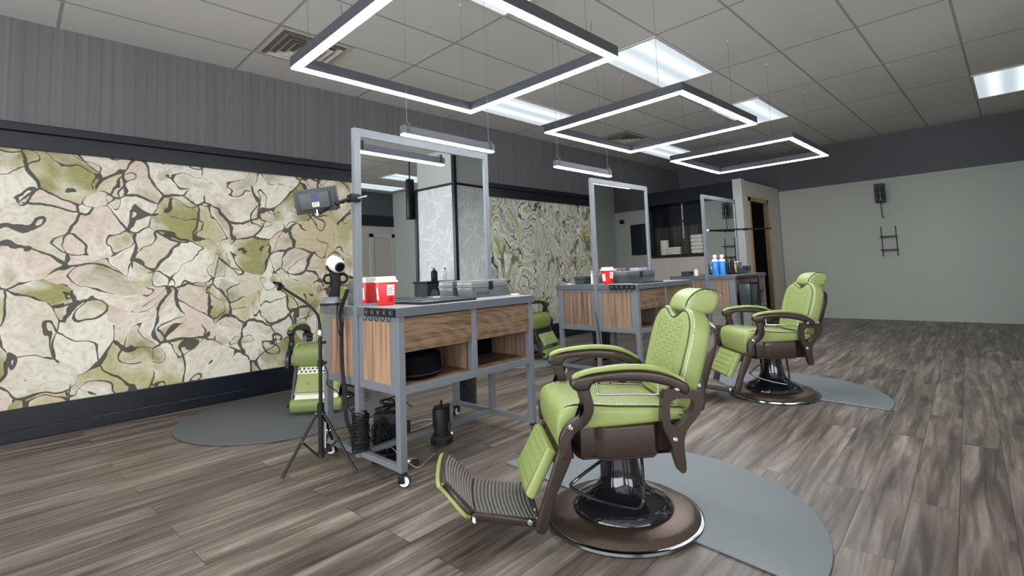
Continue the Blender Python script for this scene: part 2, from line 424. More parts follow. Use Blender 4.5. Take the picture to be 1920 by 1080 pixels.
        bmesh.ops.recalc_face_normals(t, faces=t.faces[:])
        return s._add(t, Matrix.Translation(V(*c)) @ (mat.to_4x4() if mat else Matrix()))
    def cyl(s, a, b, r, seg=16): return s.tube([a, b], r, seg)

def spline(pts, n=6, closed=False):
    P = [V(*p) for p in pts]; out = []; N = len(P)
    for i in range(N if closed else N - 1):
        g = lambda k: P[k % N] if closed else P[max(0, min(N - 1, k))]
        a, b, c, d = g(i - 1), g(i), g(i + 1), g(i + 2)
        for j in range(n):
            t = j / n
            out.append(.5 * ((2 * b) + (c - a) * t + (2 * a - 5 * b + 4 * c - d) * t * t + (3 * b - a - 3 * c + d) * t ** 3))
    if not closed: out.append(P[-1])
    return out
def sp2(pts, n=5, closed=True): return [(v.x, v.y) for v in spline([(a, b, 0) for a, b in pts], n, closed)]

def obj(name, b, m, parent=None, smooth=35):
    me = bpy.data.meshes.new(name); b.bm.to_mesh(me); b.bm.free()
    me.materials.append(M[m] if isinstance(m, str) else m)
    if smooth:
        for p in me.polygons: p.use_smooth = True
        me.set_sharp_from_angle(angle=math.radians(smooth))
    o = bpy.data.objects.new(name, me); C.objects.link(o)
    if parent: o.parent = parent
    return o
def tag(o, label, cat, group=None, loc=None, rotz=None):
    o['label'] = label; o['category'] = cat
    if group: o['group'] = group
    if loc is not None: o.location = loc
    if rotz is not None: o.rotation_euler = (0, 0, rotz)
    return o
def thing(name, label, cat, loc=(0, 0, 0), rotz=0., group=None):
    o = bpy.data.objects.new(name, None); C.objects.link(o); o.empty_display_size = .1
    return tag(o, label, cat, group, loc, rotz)
def struct(name, b, m, parent=None):
    o = obj(name, b, m, parent, 0)
    if parent is None: o['kind'] = 'structure'
    return o
def dup(root, loc, rotz, label, group=None):
    r = root.copy(); C.objects.link(r); r.location = loc; r.rotation_euler = (0, 0, rotz); r['label'] = label
    if group: r['group'] = group
    for ch in list(root.children):
        c = ch.copy(); C.objects.link(c); c.parent = r
        for g in list(ch.children):
            d = g.copy(); C.objects.link(d); d.parent = c
    return r

# ------------------------------------------------------------------ room shell
PY0x = 3.17
ZC, YW, XE, XL, YB = 3.10, 5.2, 10.3, -3.2, -5.25
struct('floor', B().box(XL, XE, YB, YW, -.1, 0), 'floor')
struct('ceiling', B().box(XL, XE, YB, YW, ZC, ZC + .1), 'ceiling')
struct('wall_mural', B().box(XL, XE, YW, YW + .12, .20, 2.13), 'mural')
struct('wall_mural_upper', B().box(XL, XE, YW, YW + .12, 2.27, ZC), 'stripe')
struct('trim_1', B().box(XL, XE, YW - .035, YW + .1, 2.11, 2.235, .004).box(XL, XE, YW - .06, YW + .1, 2.235, 2.30, .006), 'band')
struct('baseboard_mural', B().box(XL, XE, YW - .02, YW + .1, .075, .225, .004).box(XL, XE, YW - .06, YW + .1, 0, .085, .006), 'band')
struct('wall_end', B().box(XE, XE + .12, YB, YW + .12, 0, ZC), 'wallpaint_dark')
struct('wall_near', B().box(XL - .12, XL, YB, YW + .12, 0, .45).box(XL - .12, XL, YB, YW + .12, 2.75, ZC).box(XL - .12, XL, YB, -3.6, .45, 2.75).box(XL - .12, XL, 3.6, YW + .12, .45, 2.75), 'wallpaint_mid')  # gap between the pieces is left for the assumed windows
# assumed shop-front windows, out of frame, added with a lamp to brighten the room
wf = B()
for y in (-3.6, -1.8, 0., 1.8, 3.6): wf.box(XL - .10, XL - .02, y - .035, y + .035, .45, 2.75)
wf.box(XL - .10, XL - .02, -3.6, 3.6, .45, .52).box(XL - .10, XL - .02, -3.6, 3.6, 2.68, 2.75)
win = struct('assumed_window_1', wf, 'frame')  # unseen frame, added round the assumed opening
def area_light(name, loc, rot, sx, sy, power, col=(.93, .97, 1.)):
    L = bpy.data.lights.new(name, 'AREA'); L.shape = 'RECTANGLE'; L.size = sx; L.size_y = sy; L.energy = power; L.color = col
    o = bpy.data.objects.new(name, L); C.objects.link(o); o.location = loc; o.rotation_euler = rot; return o
area_light('side_fill_lamp', (XL - .13, 0, 1.6), (0, -PI / 2, 0), 2.3, 7.1, 400)  # added area lamp behind the assumed windows, standing in for daylight
area_light('back_fill_lamp', (-.2, YB + .14, 1.75), (PI / 2, 0, 0), 4.6, 2.0, 190)  # added fill lamp, unseen; this wall has no window
# room behind the camera, seen in the mirrors
struct('wall_back', B().box(XL, 7.4, YB - .12, YB, 0, 2.27), 'wallpaint_beige')
struct('wall_back_upper', B().box(XL, 7.4, YB - .12, YB, 2.27, ZC), 'wallpaint_dark')
struct('trim_2', B().box(XL, 7.4, YB, YB + .02, 2.27, 2.53), 'band')
struct('wall_side_return', B().box(7.4, 7.5, YB, -1.3, 0, ZC), 'wallpaint_mid')
struct('wall_back_return', B().box(7.5, XE, -1.4, -1.3, 0, ZC), 'wallpaint_mid')
dr = struct('door_1', B().box(6.78, 7.32, YB, YB + .03, 0, 2.0), 'wallpaint_beige'); 
fr_ = B().box(6.70, 6.79, YB, YB + .05, 0, 2.08).box(7.31, 7.395, YB, YB + .05, 0, 2.08).box(6.70, 7.395, YB, YB + .05, 2.0, 2.08)
struct('door_frame', fr_, 'white_trim', dr)
struct('wall_end_lower', B().box(XE - .012, XE, -1.3, PY0x, 0, 2.36), 'wallpaint_lower')

# partition block at the far end: dark back-bar recess, white column, side wall with a dark doorway
PX, PY0, PY1, PZ = 8.5, 3.17, YW - .07, 2.42
rec = B()
rec.box(PX, PX + .06, PY1 - .2, PY1, 1.24, PZ)           # left jamb
rec.box(PX, PX + .5, 3.32, PY1, 2.18, PZ)                # fascia
rec.box(PX, PX + .06, 3.32, 3.50, 1.24, 2.18)
rec.box(PX + .45, PX + .5, 3.32, PY1, 1.70, 2.18)
struct('wall_partition_fascia', rec, 'navy')
struct('wall_partition_recess', B().box(PX + .44, PX + .5, 3.32, PY1, 1.2, 1.78), 'dark_stone')
lw = B().box(PX, PX + .5, 3.32, PY1, .10, 1.185)
struct('wall_partition_lower', lw, 'wallpaint_beige')
for i, y in enumerate((4.60, 4.18)): struct('trim_%d' % (3 + i), B().box(PX - .006, PX, y - .012, y + .012, .7, 1.14), 'white_trim')
struct('baseboard_partition', B().box(PX - .015, PX, 3.17, PY1, 0, .14), 'white_trim')
struct('wall_partition_column', B().box(PX - .03, PX + .12, PY0, 3.32, 0, PZ + .02, .004), 'white_trim')
struct('wall_partition_side', B().box(PX + .12, PX + .24, PY0 + .01, 3.32, 0, PZ).box(PX + .24, XE, PY0 + .01, 3.32, 2.12, PZ).box(9.6, XE, PY0 + .01, 3.32, 0, 2.12), 'wallpaint_beige')
d2 = struct('door_2', B().box(PX + .26, 9.58, PY0 + .06, PY0 + .10, 0, 2.10), 'dark_gap')
struct('door_frame', B().box(PX + .24, PX + .29, PY0 - .015, PY0 + .05, 0, 2.15).box(PX + .24, 9.62, PY0 - .015, PY0 + .05, 2.08, 2.15).box(9.56, 9.62, PY0 - .015, PY0 + .05, 0, 2.15), 'gold', d2)

# textured column behind the camera (seen in the first mirror)
cx0, cy0 = 5.30, -.71
struct('wall_column_core', B().box(cx0 + .015, cx0 + 1.0, cy0 - .95, cy0 - .015, 0, ZC), 'wallpaint_mid')
struct('wall_column_cladding', B().box(cx0, cx0 + 1.01, cy0 - .96, cy0, .1, 2.50), 'plaster')
tr = B()
for (x, y) in ((cx0, cy0), (cx0, cy0 - .96), (cx0 + 1.01, cy0)):
    tr.box(x - .03, x + .03, y - .03, y + .03, 0, ZC if (x, y) == (cx0, cy0) else 2.52)
tr.box(cx0 - .012, cx0 + 1.02, cy0 - .97, cy0 + .012, 2.49, 2.53)
struct('trim_5', tr, 'band')

# ------------------------------------------------------------------ lights on / under the ceiling
def wall_ceiling_light(x, y, label):
    t = thing('ceiling_light', label, 'ceiling light', (x, y, ZC), 0, 'recessed fluorescent panels')
    w, d = TDX, TDY
    obj('frame', B().box(.0, w, 0, .022, -.014, 0).box(0, w, d - .022, d, -.014, 0).box(0, .022, .022, d - .022, -.014, 0).box(w - .022, w, .022, d - .022, -.014, 0), 'vent', t, 0)
    obj('diffuser', B().box(.02, w - .02, .02, d - .02, -.006, 0), 'panel', t, 0)
    return t
gx = lambda k: TX0 + TDX * k
gy = lambda k: TY0 + TDY * k
wall_ceiling_light(gx(1), gy(-3), 'recessed fluorescent panel light between the nearest and the middle square pendants')
wall_ceiling_light(gx(1), gy(0), 'recessed fluorescent panel light near mural wall, seen behind the nearest square pendant')
wall_ceiling_light(gx(3), gy(-3), 'recessed fluorescent panel light above the right corner of the middle square pendant')
wall_ceiling_light(gx(4), gy(0), 'farthest recessed fluorescent panel light, near mural wall beyond the middle pendant')
wall_ceiling_light(gx(-1), gy(-3), 'recessed fluorescent panel light above the nearest square pendant')
wall_ceiling_light(5.852, gy(-12), 'recessed fluorescent panel light reflected in first mirror, upper one')
wall_ceiling_light(5.852, gy(-14), 'recessed fluorescent panel light reflected in first mirror, lower one')
wall_ceiling_light(gx(4), gy(-7), 'added fluorescent panel light over the far aisle, brightening the back return wall')  # added lamp, lifts the dim return wall
for k in (-3, -1, 1, 3): wall_ceiling_light(gx(k), gy(-8), 'recessed fluorescent panel light in a row added behind the camera, %s' % {-3: 'leftmost', -1: 'second from left', 1: 'third from left', 3: 'rightmost'}[k])  # unseen row, added to light the closed room
wall_ceiling_light(gx(-3), gy(-3), 'recessed fluorescent panel light added left of the nearest square pendant')  # out of view; one more lamp added along this row

def ceiling_vent(x, y, label):
    w = TDY - .03
    t = thing('ceiling_vent', label, 'ceiling vent', (x + .012, y + .012, ZC), 0, 'square ceiling air vents')
    obj('backing', B().box(0, w, 0, w, -.004, 0), 'vent_dark', t, 0)
    b = B()
    for i in range(5):
        a = .0 + i * .058; z0, z1 = -.012 - .0 * i, -.030
        def ring(o, i_, zo, zi):
            tt = bmesh.new()
            O = [tt.verts.new((o, o, zo)), tt.verts.new((w - o, o, zo)), tt.verts.new((w - o, w - o, zo)), tt.verts.new((o, w - o, zo))]
            I = [tt.verts.new((i_, i_, zi)), tt.verts.new((w - i_, i_, zi)), tt.verts.new((w - i_, w - i_, zi)), tt.verts.new((i_, w - i_, zi))]
            for k in range(4): tt.faces.new((O[k], O[(k + 1) % 4], I[(k + 1) % 4], I[k]))
            b._add(tt)
        ring(a, a + .034, -.03 if i else -.006, -.008)
    b.box(w / 2 - .035, w / 2 + .035, w / 2 - .035, w / 2 + .035, -.03, -.024)
    obj('louvre', b, 'vent', t, 0)
ceiling_vent(gx(-1), gy(0), 'square louvred ceiling vent at left above the nearest pendant corner')
ceiling_vent(gx(3), gy(0), 'square louvred ceiling vent seen through the middle square pendant')

def square_pendant(loc, label, w=1.345, d=1.33, rotz=0.):
    t = thing('pendant_light', label, 'pendant light', loc, rotz, 'square ring pendant lights')
    h, k = .070, .050
    b = B().box(0, w, 0, k, .008, h).box(0, w, d - k, d, .008, h).box(0, k, k, d - k, .008, h).box(w - k, w, k, d - k, .008, h)
    obj('frame', b, 'dark_pendant', t, 0)
    e = .004
    b = B().box(e, w - e, e, k - e, 0, .010).box(e, w - e, d - k + e, d - e, 0, .010).box(e, k - e, k - e, d - k + e, 0, .010).box(w - k + e, w - e, k - e, d - k + e, 0, .010)
    obj('diffuser', b, 'tube', t, 0)
    H = ZC - loc[2]
    for (x, y) in ((k / 2, d * .86), (w * .93, d - k / 2), (w - k / 2, d * .15), (k / 2, d * .15)):
        wv = obj('suspension_wire', B().cyl((x, y, h), (x, y, H), .0014, 6), 'wire', t)
        obj('ceiling_cup', B().lathe([(.0, H - .018), (.006, H - .017), (.008, H - .001), (0, H - .001)], 12, (x, y, 0)), 'vent', wv)
    obj('power_cord', B().tube(spline([(k / 2, d * .55, h), (k / 2 - .02, d * .55, .3), (.0, d * .58, .6), (.06, d * .6, H)]), .002, 6), 'wire', t)
    return t
M['dark_pendant'] = plain('dark_grey_aluminium', lin(70, 73, 80), .45, .2, .06, 10)
square_pendant((1.10, 1.555, 2.27), 'largest square ring pendant light, nearest, hanging top centre')
square_pendant((3.27, 1.575, 2.27), 'middle square ring pendant light above the second mirror', rotz=math.radians(-1.2))
square_pendant((5.43, 1.50, 2.27), 'farthest square ring pendant light, above the third mirror')

def bar_light(loc, L, rz, label):
    t = thing('bar_pendant_light', label, 'pendant light', loc, rz, 'straight bar pendant lights')
    obj('housing', B().box(0, L, -.02, .02, .008, .055), 'dark_pendant', t, 0)
    obj('diffuser', B().box(.003, L - .003, -.017, .017, 0, .010), 'tube', t, 0)
    for x in (.035, L - .035):
        obj('bracket', B().box(x - .01, x + .01, -.022, .022, .02, .075), 'dark_metal', t, 0)
        obj('suspension_wire', B().cyl((x, 0, .07), (x, 0, ZC - loc[2]), .0011, 6), 'wire', t)
bar_light((1.548, 2.44, 1.862), .715, .03, 'nearer short bar pendant light in front of first mirror top')
bar_light((3.02, 2.56, 1.872), .76, .0, 'farther short bar pendant light left of second mirror top')

# ------------------------------------------------------------------ barber chairs
fz = lambda y0: (lambda a, b, t: V(a, t, b))
F3 = lambda a, b, t: V(a, t, b)
def dashes(b, path, step=.0115, on=.62, r=.0018):
    # short stitches along a polyline
    L = 0.; nxt = 0.
    for p, q in zip(path, path[1:]):
        d = (q - p).length
        while nxt < L + d:
            a = p.lerp(q, (nxt - L) / d); e = min(nxt + step * on, L + d); c = p.lerp(q, (e - L) / d)
            if (c - a).length > .001: b.tube([a, c], r, 4)
            nxt += step
        L += d

def make_chair(label, loc, ang, style='quilted', group='green barber chairs'):
    t = thing('barber_chair', label, 'barber chair', loc, ang, group)
    trim = 'cream' if style == 'cream' else 'bronze'
    metal = 'bronze' if style != 'cream' else 'dark_metal'
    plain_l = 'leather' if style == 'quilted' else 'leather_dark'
    # base
    obj('base_plate', B().lathe([(0, .014), (.318, .014), (.318, .022), (.300, .036), (.285, .045), (.205, .050), (0, .050)], 72), 'bronze_rim', t, 30)
    obj('base_rim', B().lathe([(.300, .001), (.326, .001), (.332, .008), (.330, .018), (.318, .022), (.300, .015)], 72), 'base_steel', t, 40)
    obj('pump_column', B().lathe([(0, .048), (.208, .048), (.213, .056), (.208, .068), (.180, .088), (.145, .105), (.112, .128), (.094, .155), (.084, .19), (.076, .24), (.070, .34), (0, .34)], 64), 'gloss_black', t, 50)
    obj('pump_cover', B().box(.055, .088, -.022, .022, .13, .33, .008), 'dark_metal', t)
    obj('foot_lever', B().tube(spline([(.12, .16, .30), (.235, .17, .235), (.25, .165, .205), (.17, .185, .165), (.06, .205, .135), (-.01, .21, .13), (-.035, .18, .20), (-.05, .13, .31)], 6), .0065, 8), 'gloss_black', t)
    # chassis under the seat
    hc = [(-.20, .205), (-.100, .205), (-.072, .238), (.125, .238), (.160, .205), (.215, .205), (.235, .17)]
    oct_ = hc + [(a, -b_) for a, b_ in hc[::-1]]
    obj('chassis', B().prism(oct_, .328, .446, lambda a, b, z: V(a, b, z), .006).prism([(a * .96, b_ * .97) for a, b_ in oct_], .318, .332, lambda a, b, z: V(a, b, z), .004), metal, t, 30)
    # seat cushion
    prof = sp2([(-.205, .452), (-.21, .478), (-.19, .494), (-.08, .504), (.08, .516), (.20, .530), (.265, .530), (.302, .505), (.312, .45), (.305, .39), (.288, .352), (.268, .362), (.245, .415), (.215, .440), (.05, .443)], 4)
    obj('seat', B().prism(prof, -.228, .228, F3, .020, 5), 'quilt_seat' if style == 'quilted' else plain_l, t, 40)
    top = [(-.19, .496), (-.08, .506), (.08, .518), (.19, .530), (.245, .532), (.285, .514), (.306, .46), (.302, .40), (.288, .356)]
    for s in (-1, 1):
        path = spline([(a, s * .208, b + .002) for a, b in top], 6)
        obj('seat_piping', B().tube(path, .0036, 6), 'cream' if style == 'cream' else 'piping', t)
        if style == 'quilted':
            b = B(); dashes(b, spline([(a - .003, s * .196, b_ + .0035) for a, b_ in top], 6)); obj('stitching', b, 'cream', t)
    # lattice strip under the nose of the seat
    b = B().prism([(.262, .375), (.285, .352), (.318, .300), (.300, .292), (.262, .33)], -.19, .19, F3, .004)
    obj('lattice_strip', b, trim if style != 'tufted' else 'dark_metal', t, 30)
    b = B()
    dx, dz = .033, -.052; L_ = math.hypot(dx, dz); dx /= L_; dz /= L_
    nx, nz = -dz, dx
    for i in range(11):
        y = -.17 + i * .034
        for j, (ss, up) in enumerate(((.016, 1), (.042, -1))):
            ctr = V(.285 + dx * ss + nx * .0015, y + (.017 if j else 0), .352 + dz * ss + nz * .0015)
            r = .010
            q = [ctr + V(0, -r, 0) + V(dx, 0, dz) * (r * .6 * up), ctr + V(0, r, 0) + V(dx, 0, dz) * (r * .6 * up), ctr - V(dx, 0, dz) * (r * .9 * up)]
            tt = bmesh.new(); vs = [tt.verts.new(p) for p in q] + [tt.verts.new(p + V(nx, 0, nz) * .003) for p in q]
            tt.faces.new(vs[:3]); tt.faces.new(vs[3:]); 
            for k in range(3): tt.faces.new((vs[k], vs[(k + 1) % 3], vs[3 + (k + 1) % 3], vs[3 + k]))
            bmesh.ops.recalc_face_normals(tt, faces=tt.faces[:]); b._add(tt)
    obj('lattice_cutout', b, 'gold' if style == 'quilted' else 'dark_gap', t, 0)
    # calf pad
    u = V(.092, 0, -.165); u.normalize(); w = V(-u.z, 0, u.x); w = V(.165, 0, .092).normalized()
    o0 = V(.300, 0, .345) if style == 'quilted' else V(.318, 0, .290)
    PH = .20 if style == 'quilted' else .155
    f_c = lambda a, b_, tt: o0 + V(0, a, 0) + u * b_ + w * tt
    pad = [(-.165, 0), (.165, 0), (.165, PH), (-.165, PH)]
    obj('calf_pad', B().prism(pad, .0, .048, f_c, .018, 4), 'leather', t, 40)
    if style == 'quilted':
        b = B()
        for k in range(1, 5): b.tube([f_c(-.13, .2 * k / 5, .049), f_c(.13, .2 * k / 5, .049)], .0022, 4)
        obj('calf_pad_seam', b, 'leather_dark', t)
        obj('calf_pad_piping', B().tube([f_c(.152, .008, .049), f_c(.152, .192, .049), f_c(-.152, .192, .049), f_c(-.152, .008, .049)], .0022, 5, True), 'leather_dark', t)
    else:
        nb = 2 if style == 'cream' else 3
        for i in range(nb):
            y = (-.075 + .15 * i) if nb == 2 else (-.09 + .09 * i)
            obj('tuft_button', B().lathe([(0, .006), (.008, .004), (.012, -.002), (.012, -.004)], 14, tuple(f_c(y, PH / 2, .050)), w.to_track_quat('Z', 'Y').to_matrix()), 'leather', t)
        b = B()
        for i in range(nb):
            y = (-.075 + .15 * i) if nb == 2 else (-.09 + .09 * i)
            for (da, db) in ((-.016, .014), (.016, .014), (-.016, -.014), (.016, -.014)):
                b.tube([f_c(y + da * .35, .5 * PH + db * .35, .047), f_c(y + da, .5 * PH + db, .0475)], [.0022, .0006], 5)
        obj('tuft_crease', b, 'leather_dark', t)
        if style == 'cream':
            obj('calf_pad_piping', B().tube([f_c(.168, .0, .03), f_c(.168, PH + .002, .03), f_c(-.168, PH + .002, .03), f_c(-.168, .0, .03)], .005, 5, True), 'cream', t)
            obj('lower_lattice_strip', B().prism([(-.165, PH + .008), (.165, PH + .008), (.165, PH + .045), (-.165, PH + .045)], .0, .03, f_c, .003), 'cream', t)
    # leg frame carrying the footrest
    for s in (-1, 1):
        y0, y1 = (.185, .212) if s > 0 else (-.212, -.185)
        bar = sp2([(.248, .375), (.272, .392), (.300, .372), (.345, .255), (.395, .120), (.405, .075), (.385, .062), (.362, .075), (.325, .19), (.262, .315)], 4)
        obj('leg_bar', B().prism(bar, y0, y1, F3, .005), metal, t, 30)
    for (a_, z_) in ((.385, .085), (.275, .32)): obj('leg_crossbar', B().cyl((a_, -.2, z_), (a_, .2, z_), .010, 10), metal, t)
    # footplate and folding flap with ribbed treads
    if style == 'quilted':
        pd = V(.262, 0, .052).normalized(); pn = V(-.052, 0, .262).normalized(); p0 = V(.388, 0, .080)
        f_p = lambda a, b_, tt: p0 + pd * a + V(0, b_, 0) + pn * tt
        obj('footplate', B().prism([(0, -.172), (.265, -.172), (.265, .172), (0, .172)], -.012, .014, f_p, .004), metal, t, 30)
        b = B().prism([(.012, -.160), (.255, -.160), (.255, .160), (.012, .160)], .014, .017, f_p)
        obj('tread_base', b, 'rubber', t); b = B()
        for k in range(15): b.tube([f_p(.016 + k * .0160 + .014 * (1 - (y / .158) ** 2), y, .018) for y in (-.158, -.118, -.06, 0, .06, .118, .158)], .0054, 8)
        obj('footplate_tread', b, 'tread', t)
        for s in (-1, 1): obj('footplate_bolt', B().lathe([(0, .006), (.010, .004), (.012, 0), (0, 0)], 12, (.423, s * .176, .094), Matrix.Rotation(-s * PI / 2, 3, 'X')), 'chrome', t)
        fd = V(.120, 0, .133).normalized(); fn = V(-.133, 0, .120).normalized(); q0 = V(.645, 0, .138)
        f_f = lambda a, b_, tt: q0 + fd * a + V(0, b_, 0) + fn * tt
        obj('footrest_flap', B().prism(sp2([(0, -.165), (.13, -.165), (.178, -.14), (.178, .14), (.13, .165), (0, .165)], 4), -.004, .012, f_f, .003), metal, t, 30)
        b = B()
        for k in range(10): b.tube([f_f(.010 + k * .0155 + .014 * (1 - (y / .155) ** 2), y * (.93 if k > 7 else 1), .013) for y in (-.155, -.11, -.055, 0, .055, .11, .155)], .0054, 8)
        obj('flap_tread', b, 'tread', t)
        obj('flap_latch', B().prism([(-.016, .166), (-.004, .166), (-.004, .205), (-.016, .205)], -.004, .003, f_f, .001), 'white', t)
        obj('flap_pad', B().prism(sp2([(-.005, -.170), (.135, -.170), (.186, -.145), (.186, .145), (.135, .170), (-.005, .170)], 4), -.020, -.004, f_f, .007), plain_l, t, 40)
        for s in (-1, 1): obj('flap_bolt', B().lathe([(0, .006), (.008, .004), (.010, 0), (0, 0)], 12, tuple(f_f(.045, s * .170, -.002)), Matrix.Rotation(-s * PI / 2, 3, 'X')), 'chrome', t)
    else:
        fp = sp2([(.392, .040), (.388, .120), (.425, .132), (.455, .120), (.466, .08), (.452, .038), (.42, .030)], 4)
        obj('foot_pad', B().prism(fp, -.20, .20, F3, .02, 4), plain_l, t, 40)
        obj('foot_pad_edge', B().box(.385, .42, -.19, .19, .112, .134, .004), 'dark_metal', t)
        for s in (-1, 1): obj('foot_knob', B().cyl((.42, s * .195, .08), (.42, s * .225, .08), .014, 10), 'black', t)
        obj('foot_stay', B().cyl((.415, 0, .035), (.415, 0, .0115), .008, 8), 'dark_metal', t)
    # arms
    for s in (-1, 1):
        ya, yb = (.242, .290) if s > 0 else (-.290, -.242)
        rail = sp2([(.258, .636), (.244, .652), (.18, .661), (.10, .667), (.03, .668), (-.05, .660), (-.12, .642), (-.198, .606), (-.206, .575), (-.185, .562), (-.14, .592), (-.05, .618), (.05, .630), (.13, .634), (.175, .626), (.19, .605), (.235, .603), (.256, .618)], 3)
        arm = obj('armrest', B().prism(rail, ya, yb, F3, .010), metal, t, 40)
        pad_ = sp2([(.247, .648), (.236, .666), (.19, .679), (.10, .688), (.03, .689), (-.05, .682), (-.12, .664), (-.192, .622), (-.19, .610), (-.12, .645), (-.05, .662), (.03, .669), (.10, .668), (.18, .663)], 3)
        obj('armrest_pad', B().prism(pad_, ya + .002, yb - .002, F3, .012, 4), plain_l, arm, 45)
        sup = spline([(.213, 0, .63), (.208, 0, .595), (.197, 0, .55), (.200, 0, .52), (.222, 0, .49), (.262, 0, .465), (.285, 0, .43), (.287, 0, .395), (.284, 0, .355)], 5)
        poly_a, poly_b = [], []
        for i, p in enumerate(sup):
            d = (sup[min(i + 1, len(sup) - 1)] - sup[max(i - 1, 0)]).normalized(); nn = V(-d.z, 0, d.x)
            wdt = .022 + .006 * abs(i / len(sup) - .4)
            poly_a.append((p.x + nn.x * wdt, p.z + nn.z * wdt)); poly_b.append((p.x - nn.x * wdt, p.z - nn.z * wdt))
        obj('arm_support', B().prism(poly_a + poly_b[::-1], ya + .006, yb - .010, F3, .005), metal, t, 35)
        outer = [(-.112, .585), (-.094, .52), (-.092, .45), (-.118, .39), (-.140, .30), (-.155, .272), (-.175, .285), (-.172, .37), (-.185, .425), (-.235, .480), (-.262, .53), (-.258, .565), (-.20, .580)]
        hole = [(-.130, .540), (-.122, .49), (-.126, .455), (-.155, .445), (-.190, .472), (-.215, .505), (-.222, .535), (-.185, .550)]
        outer = sp2(outer, 3); hole = sp2(hole, 4)
        # bracket with an opening: build as two half rings
        bb = bmesh.new()
        def ringmesh(y):
            return [bb.verts.new((a, y, z)) for a, z in outer], [bb.verts.new((a, y, z)) for a, z in hole]
        y0b, y1b = ya + .004, yb - .006
        Oa, Ia = ringmesh(y0b); Ob, Ib = ringmesh(y1b)
        for (O, I) in ((Oa, Ia), (Ob, Ib)):
            eds = [bb.edges.new((O[i], O[(i + 1) % len(O)])) for i in range(len(O))] + [bb.edges.new((I[i], I[(i + 1) % len(I)])) for i in range(len(I))]
            bmesh.ops.triangle_fill(bb, use_beauty=True, use_dissolve=False, edges=eds)
        for A_, D_ in ((Oa, Ob), (Ia, Ib)):
            for i in range(len(A_)): bb.faces.new((A_[i], A_[(i + 1) % len(A_)], D_[(i + 1) % len(D_)], D_[i]))
        bmesh.ops.recalc_face_normals(bb, faces=bb.faces[:])
        k = B(); k._add(bb); obj('rear_bracket', k, metal, t, 35)
        ys = yb - .008 if s > 0 else ya + .008
        for (a, z) in ((.210, .622), (.267, .470), (-.157, .586), (-.138, .398)):
            obj('chrome_bolt', B().lathe([(0, .008), (.007, .007), (.012, .002), (.013, -.002), (0, -.002)], 14, (a, ys, z), Matrix.Rotation(-s * PI / 2, 3, 'X')), 'chrome', t)
    # wire towel bar under the near arm
    obj('towel_bar', B().tube(spline([(.155, .262, .635), (.152, .262, .590), (.14, .262, .580), (0, .262, .572), (-.075, .262, .566), (-.088, .262, .575), (-.088, .262, .610)], 5), .0045, 8), 'chrome', t)
    # back: shell, cushion, headrest
    u_ = V(-.100, 0, .320).normalized(); w_ = V(-.320, 0, -.100).normalized(); b0 = V(-.188, 0, .565)
    f_b = lambda a, b_, tt: b0 + V(0, a, 0) + u_ * b_ + w_ * tt
    half = [(0, -.075), (.10, -.075), (.165, -.07), (.192, -.05), (.205, .04), (.212, .14), (.210, .22), (.196, .275), (.160, .315), (.120, .330), (.085, .327), (.050, .306), (0, .292)]
    out = half + [(-a, b_) for a, b_ in half[-2:0:-1]]
    out = sp2(out, 4)
    obj('backrest', B().prism(out, 0, .098, f_b, .030, 5), 'quilt_back' if style == 'quilted' else plain_l, t, 45)
    for sc, nm, mt in ((.93, 'back_piping', 'cream' if style == 'cream' else 'piping'),):
        obj(nm, B().tube([f_b(a * sc, .12 + (b_ - .12) * (sc + .01), .0035) for a, b_ in out], .0036, 5, True), mt, t)
    if style == 'quilted':
        b = B(); pth = [f_b(a * .995, .12 + (b_ - .12) * .992, .0165) for a, b_ in out] ; dashes(b, pth + pth[:1], r=.0021); obj('stitching', b, 'cream', t)
        # stitched seams of the centre panel
        b = B()
        for y in (-.125, .125): b.tube([f_b(y, z, .0) for z in (-.03, .08, .2, .26)], .0018, 4)
        obj('back_seam', b, 'leather_dark', t)
    sh = [(a * .94, b_) for a, b_ in [(0, -.03), (.12, -.03), (.18, -.02), (.19, .10), (.195, .22), (.175, .275), (.12, .30), (0, .305)]]
    sh = sh + [(-a, b_) for a, b_ in sh[-2:0:-1]]
    obj('back_shell', B().prism(sh, .092, .140, f_b, .010), metal, t, 35)
    for s in (-1, 1):
        y0, y1 = (.170, .196) if s > 0 else (-.196, -.170)
        lk = obj('recline_link', B().prism(sp2([(-.272, .60), (-.262, .57), (-.255, .50), (-.262, .475), (-.285, .468), (-.305, .48), (-.312, .53), (-.312, .59), (-.295, .61)], 3), y0, y1, F3, .005), metal, t, 35)
        for z in (.573, .495): obj('chrome_bolt', B().lathe([(0, .008), (.007, .007), (.012, .002), (.013, -.002), (0, -.002)], 14, (-.286, y1 if s > 0 else y0, z), Matrix.Rotation(-s * PI / 2, 3, 'X')), 'chrome', lk)
    obj('seat_back_hinge', B().box(-.30, -.19, -.17, .17, .445, .485, .008), metal, t)
    hp = sp2([(-.300, .868), (-.303, .895), (-.325, .926), (-.360, .948), (-.400, .954), (-.435, .944), (-.458, .926), (-.456, .900), (-.440, .865), (-.415, .845), (-.380, .840), (-.335, .846)], 4)
    hd = obj('headrest', B().prism(hp, -.097, .097, F3, .022, 5), plain_l, t, 45)
    for s in (-1, 1):
        hpath = spline([(-.304, s * .086, .880), (-.305, s * .086, .897), (-.327, s * .086, .926), (-.361, s * .086, .9475), (-.400, s * .086, .9535), (-.435, s * .086, .9435), (-.456, s * .086, .927)], 6)
        obj('headrest_piping', B().tube(hpath, .003, 5), 'cream' if style == 'cream' else 'piping', hd)
        if style == 'quilted':
            b = B(); dashes(b, [V(p.x * 1.0 - .004, s * .0925, p.z - .006) for p in hpath]); obj('stitching', b, 'cream', hd)
    obj('headrest_stem', B().box(-.43, -.37, -.02, .02, .78, .90, .006), metal, t)
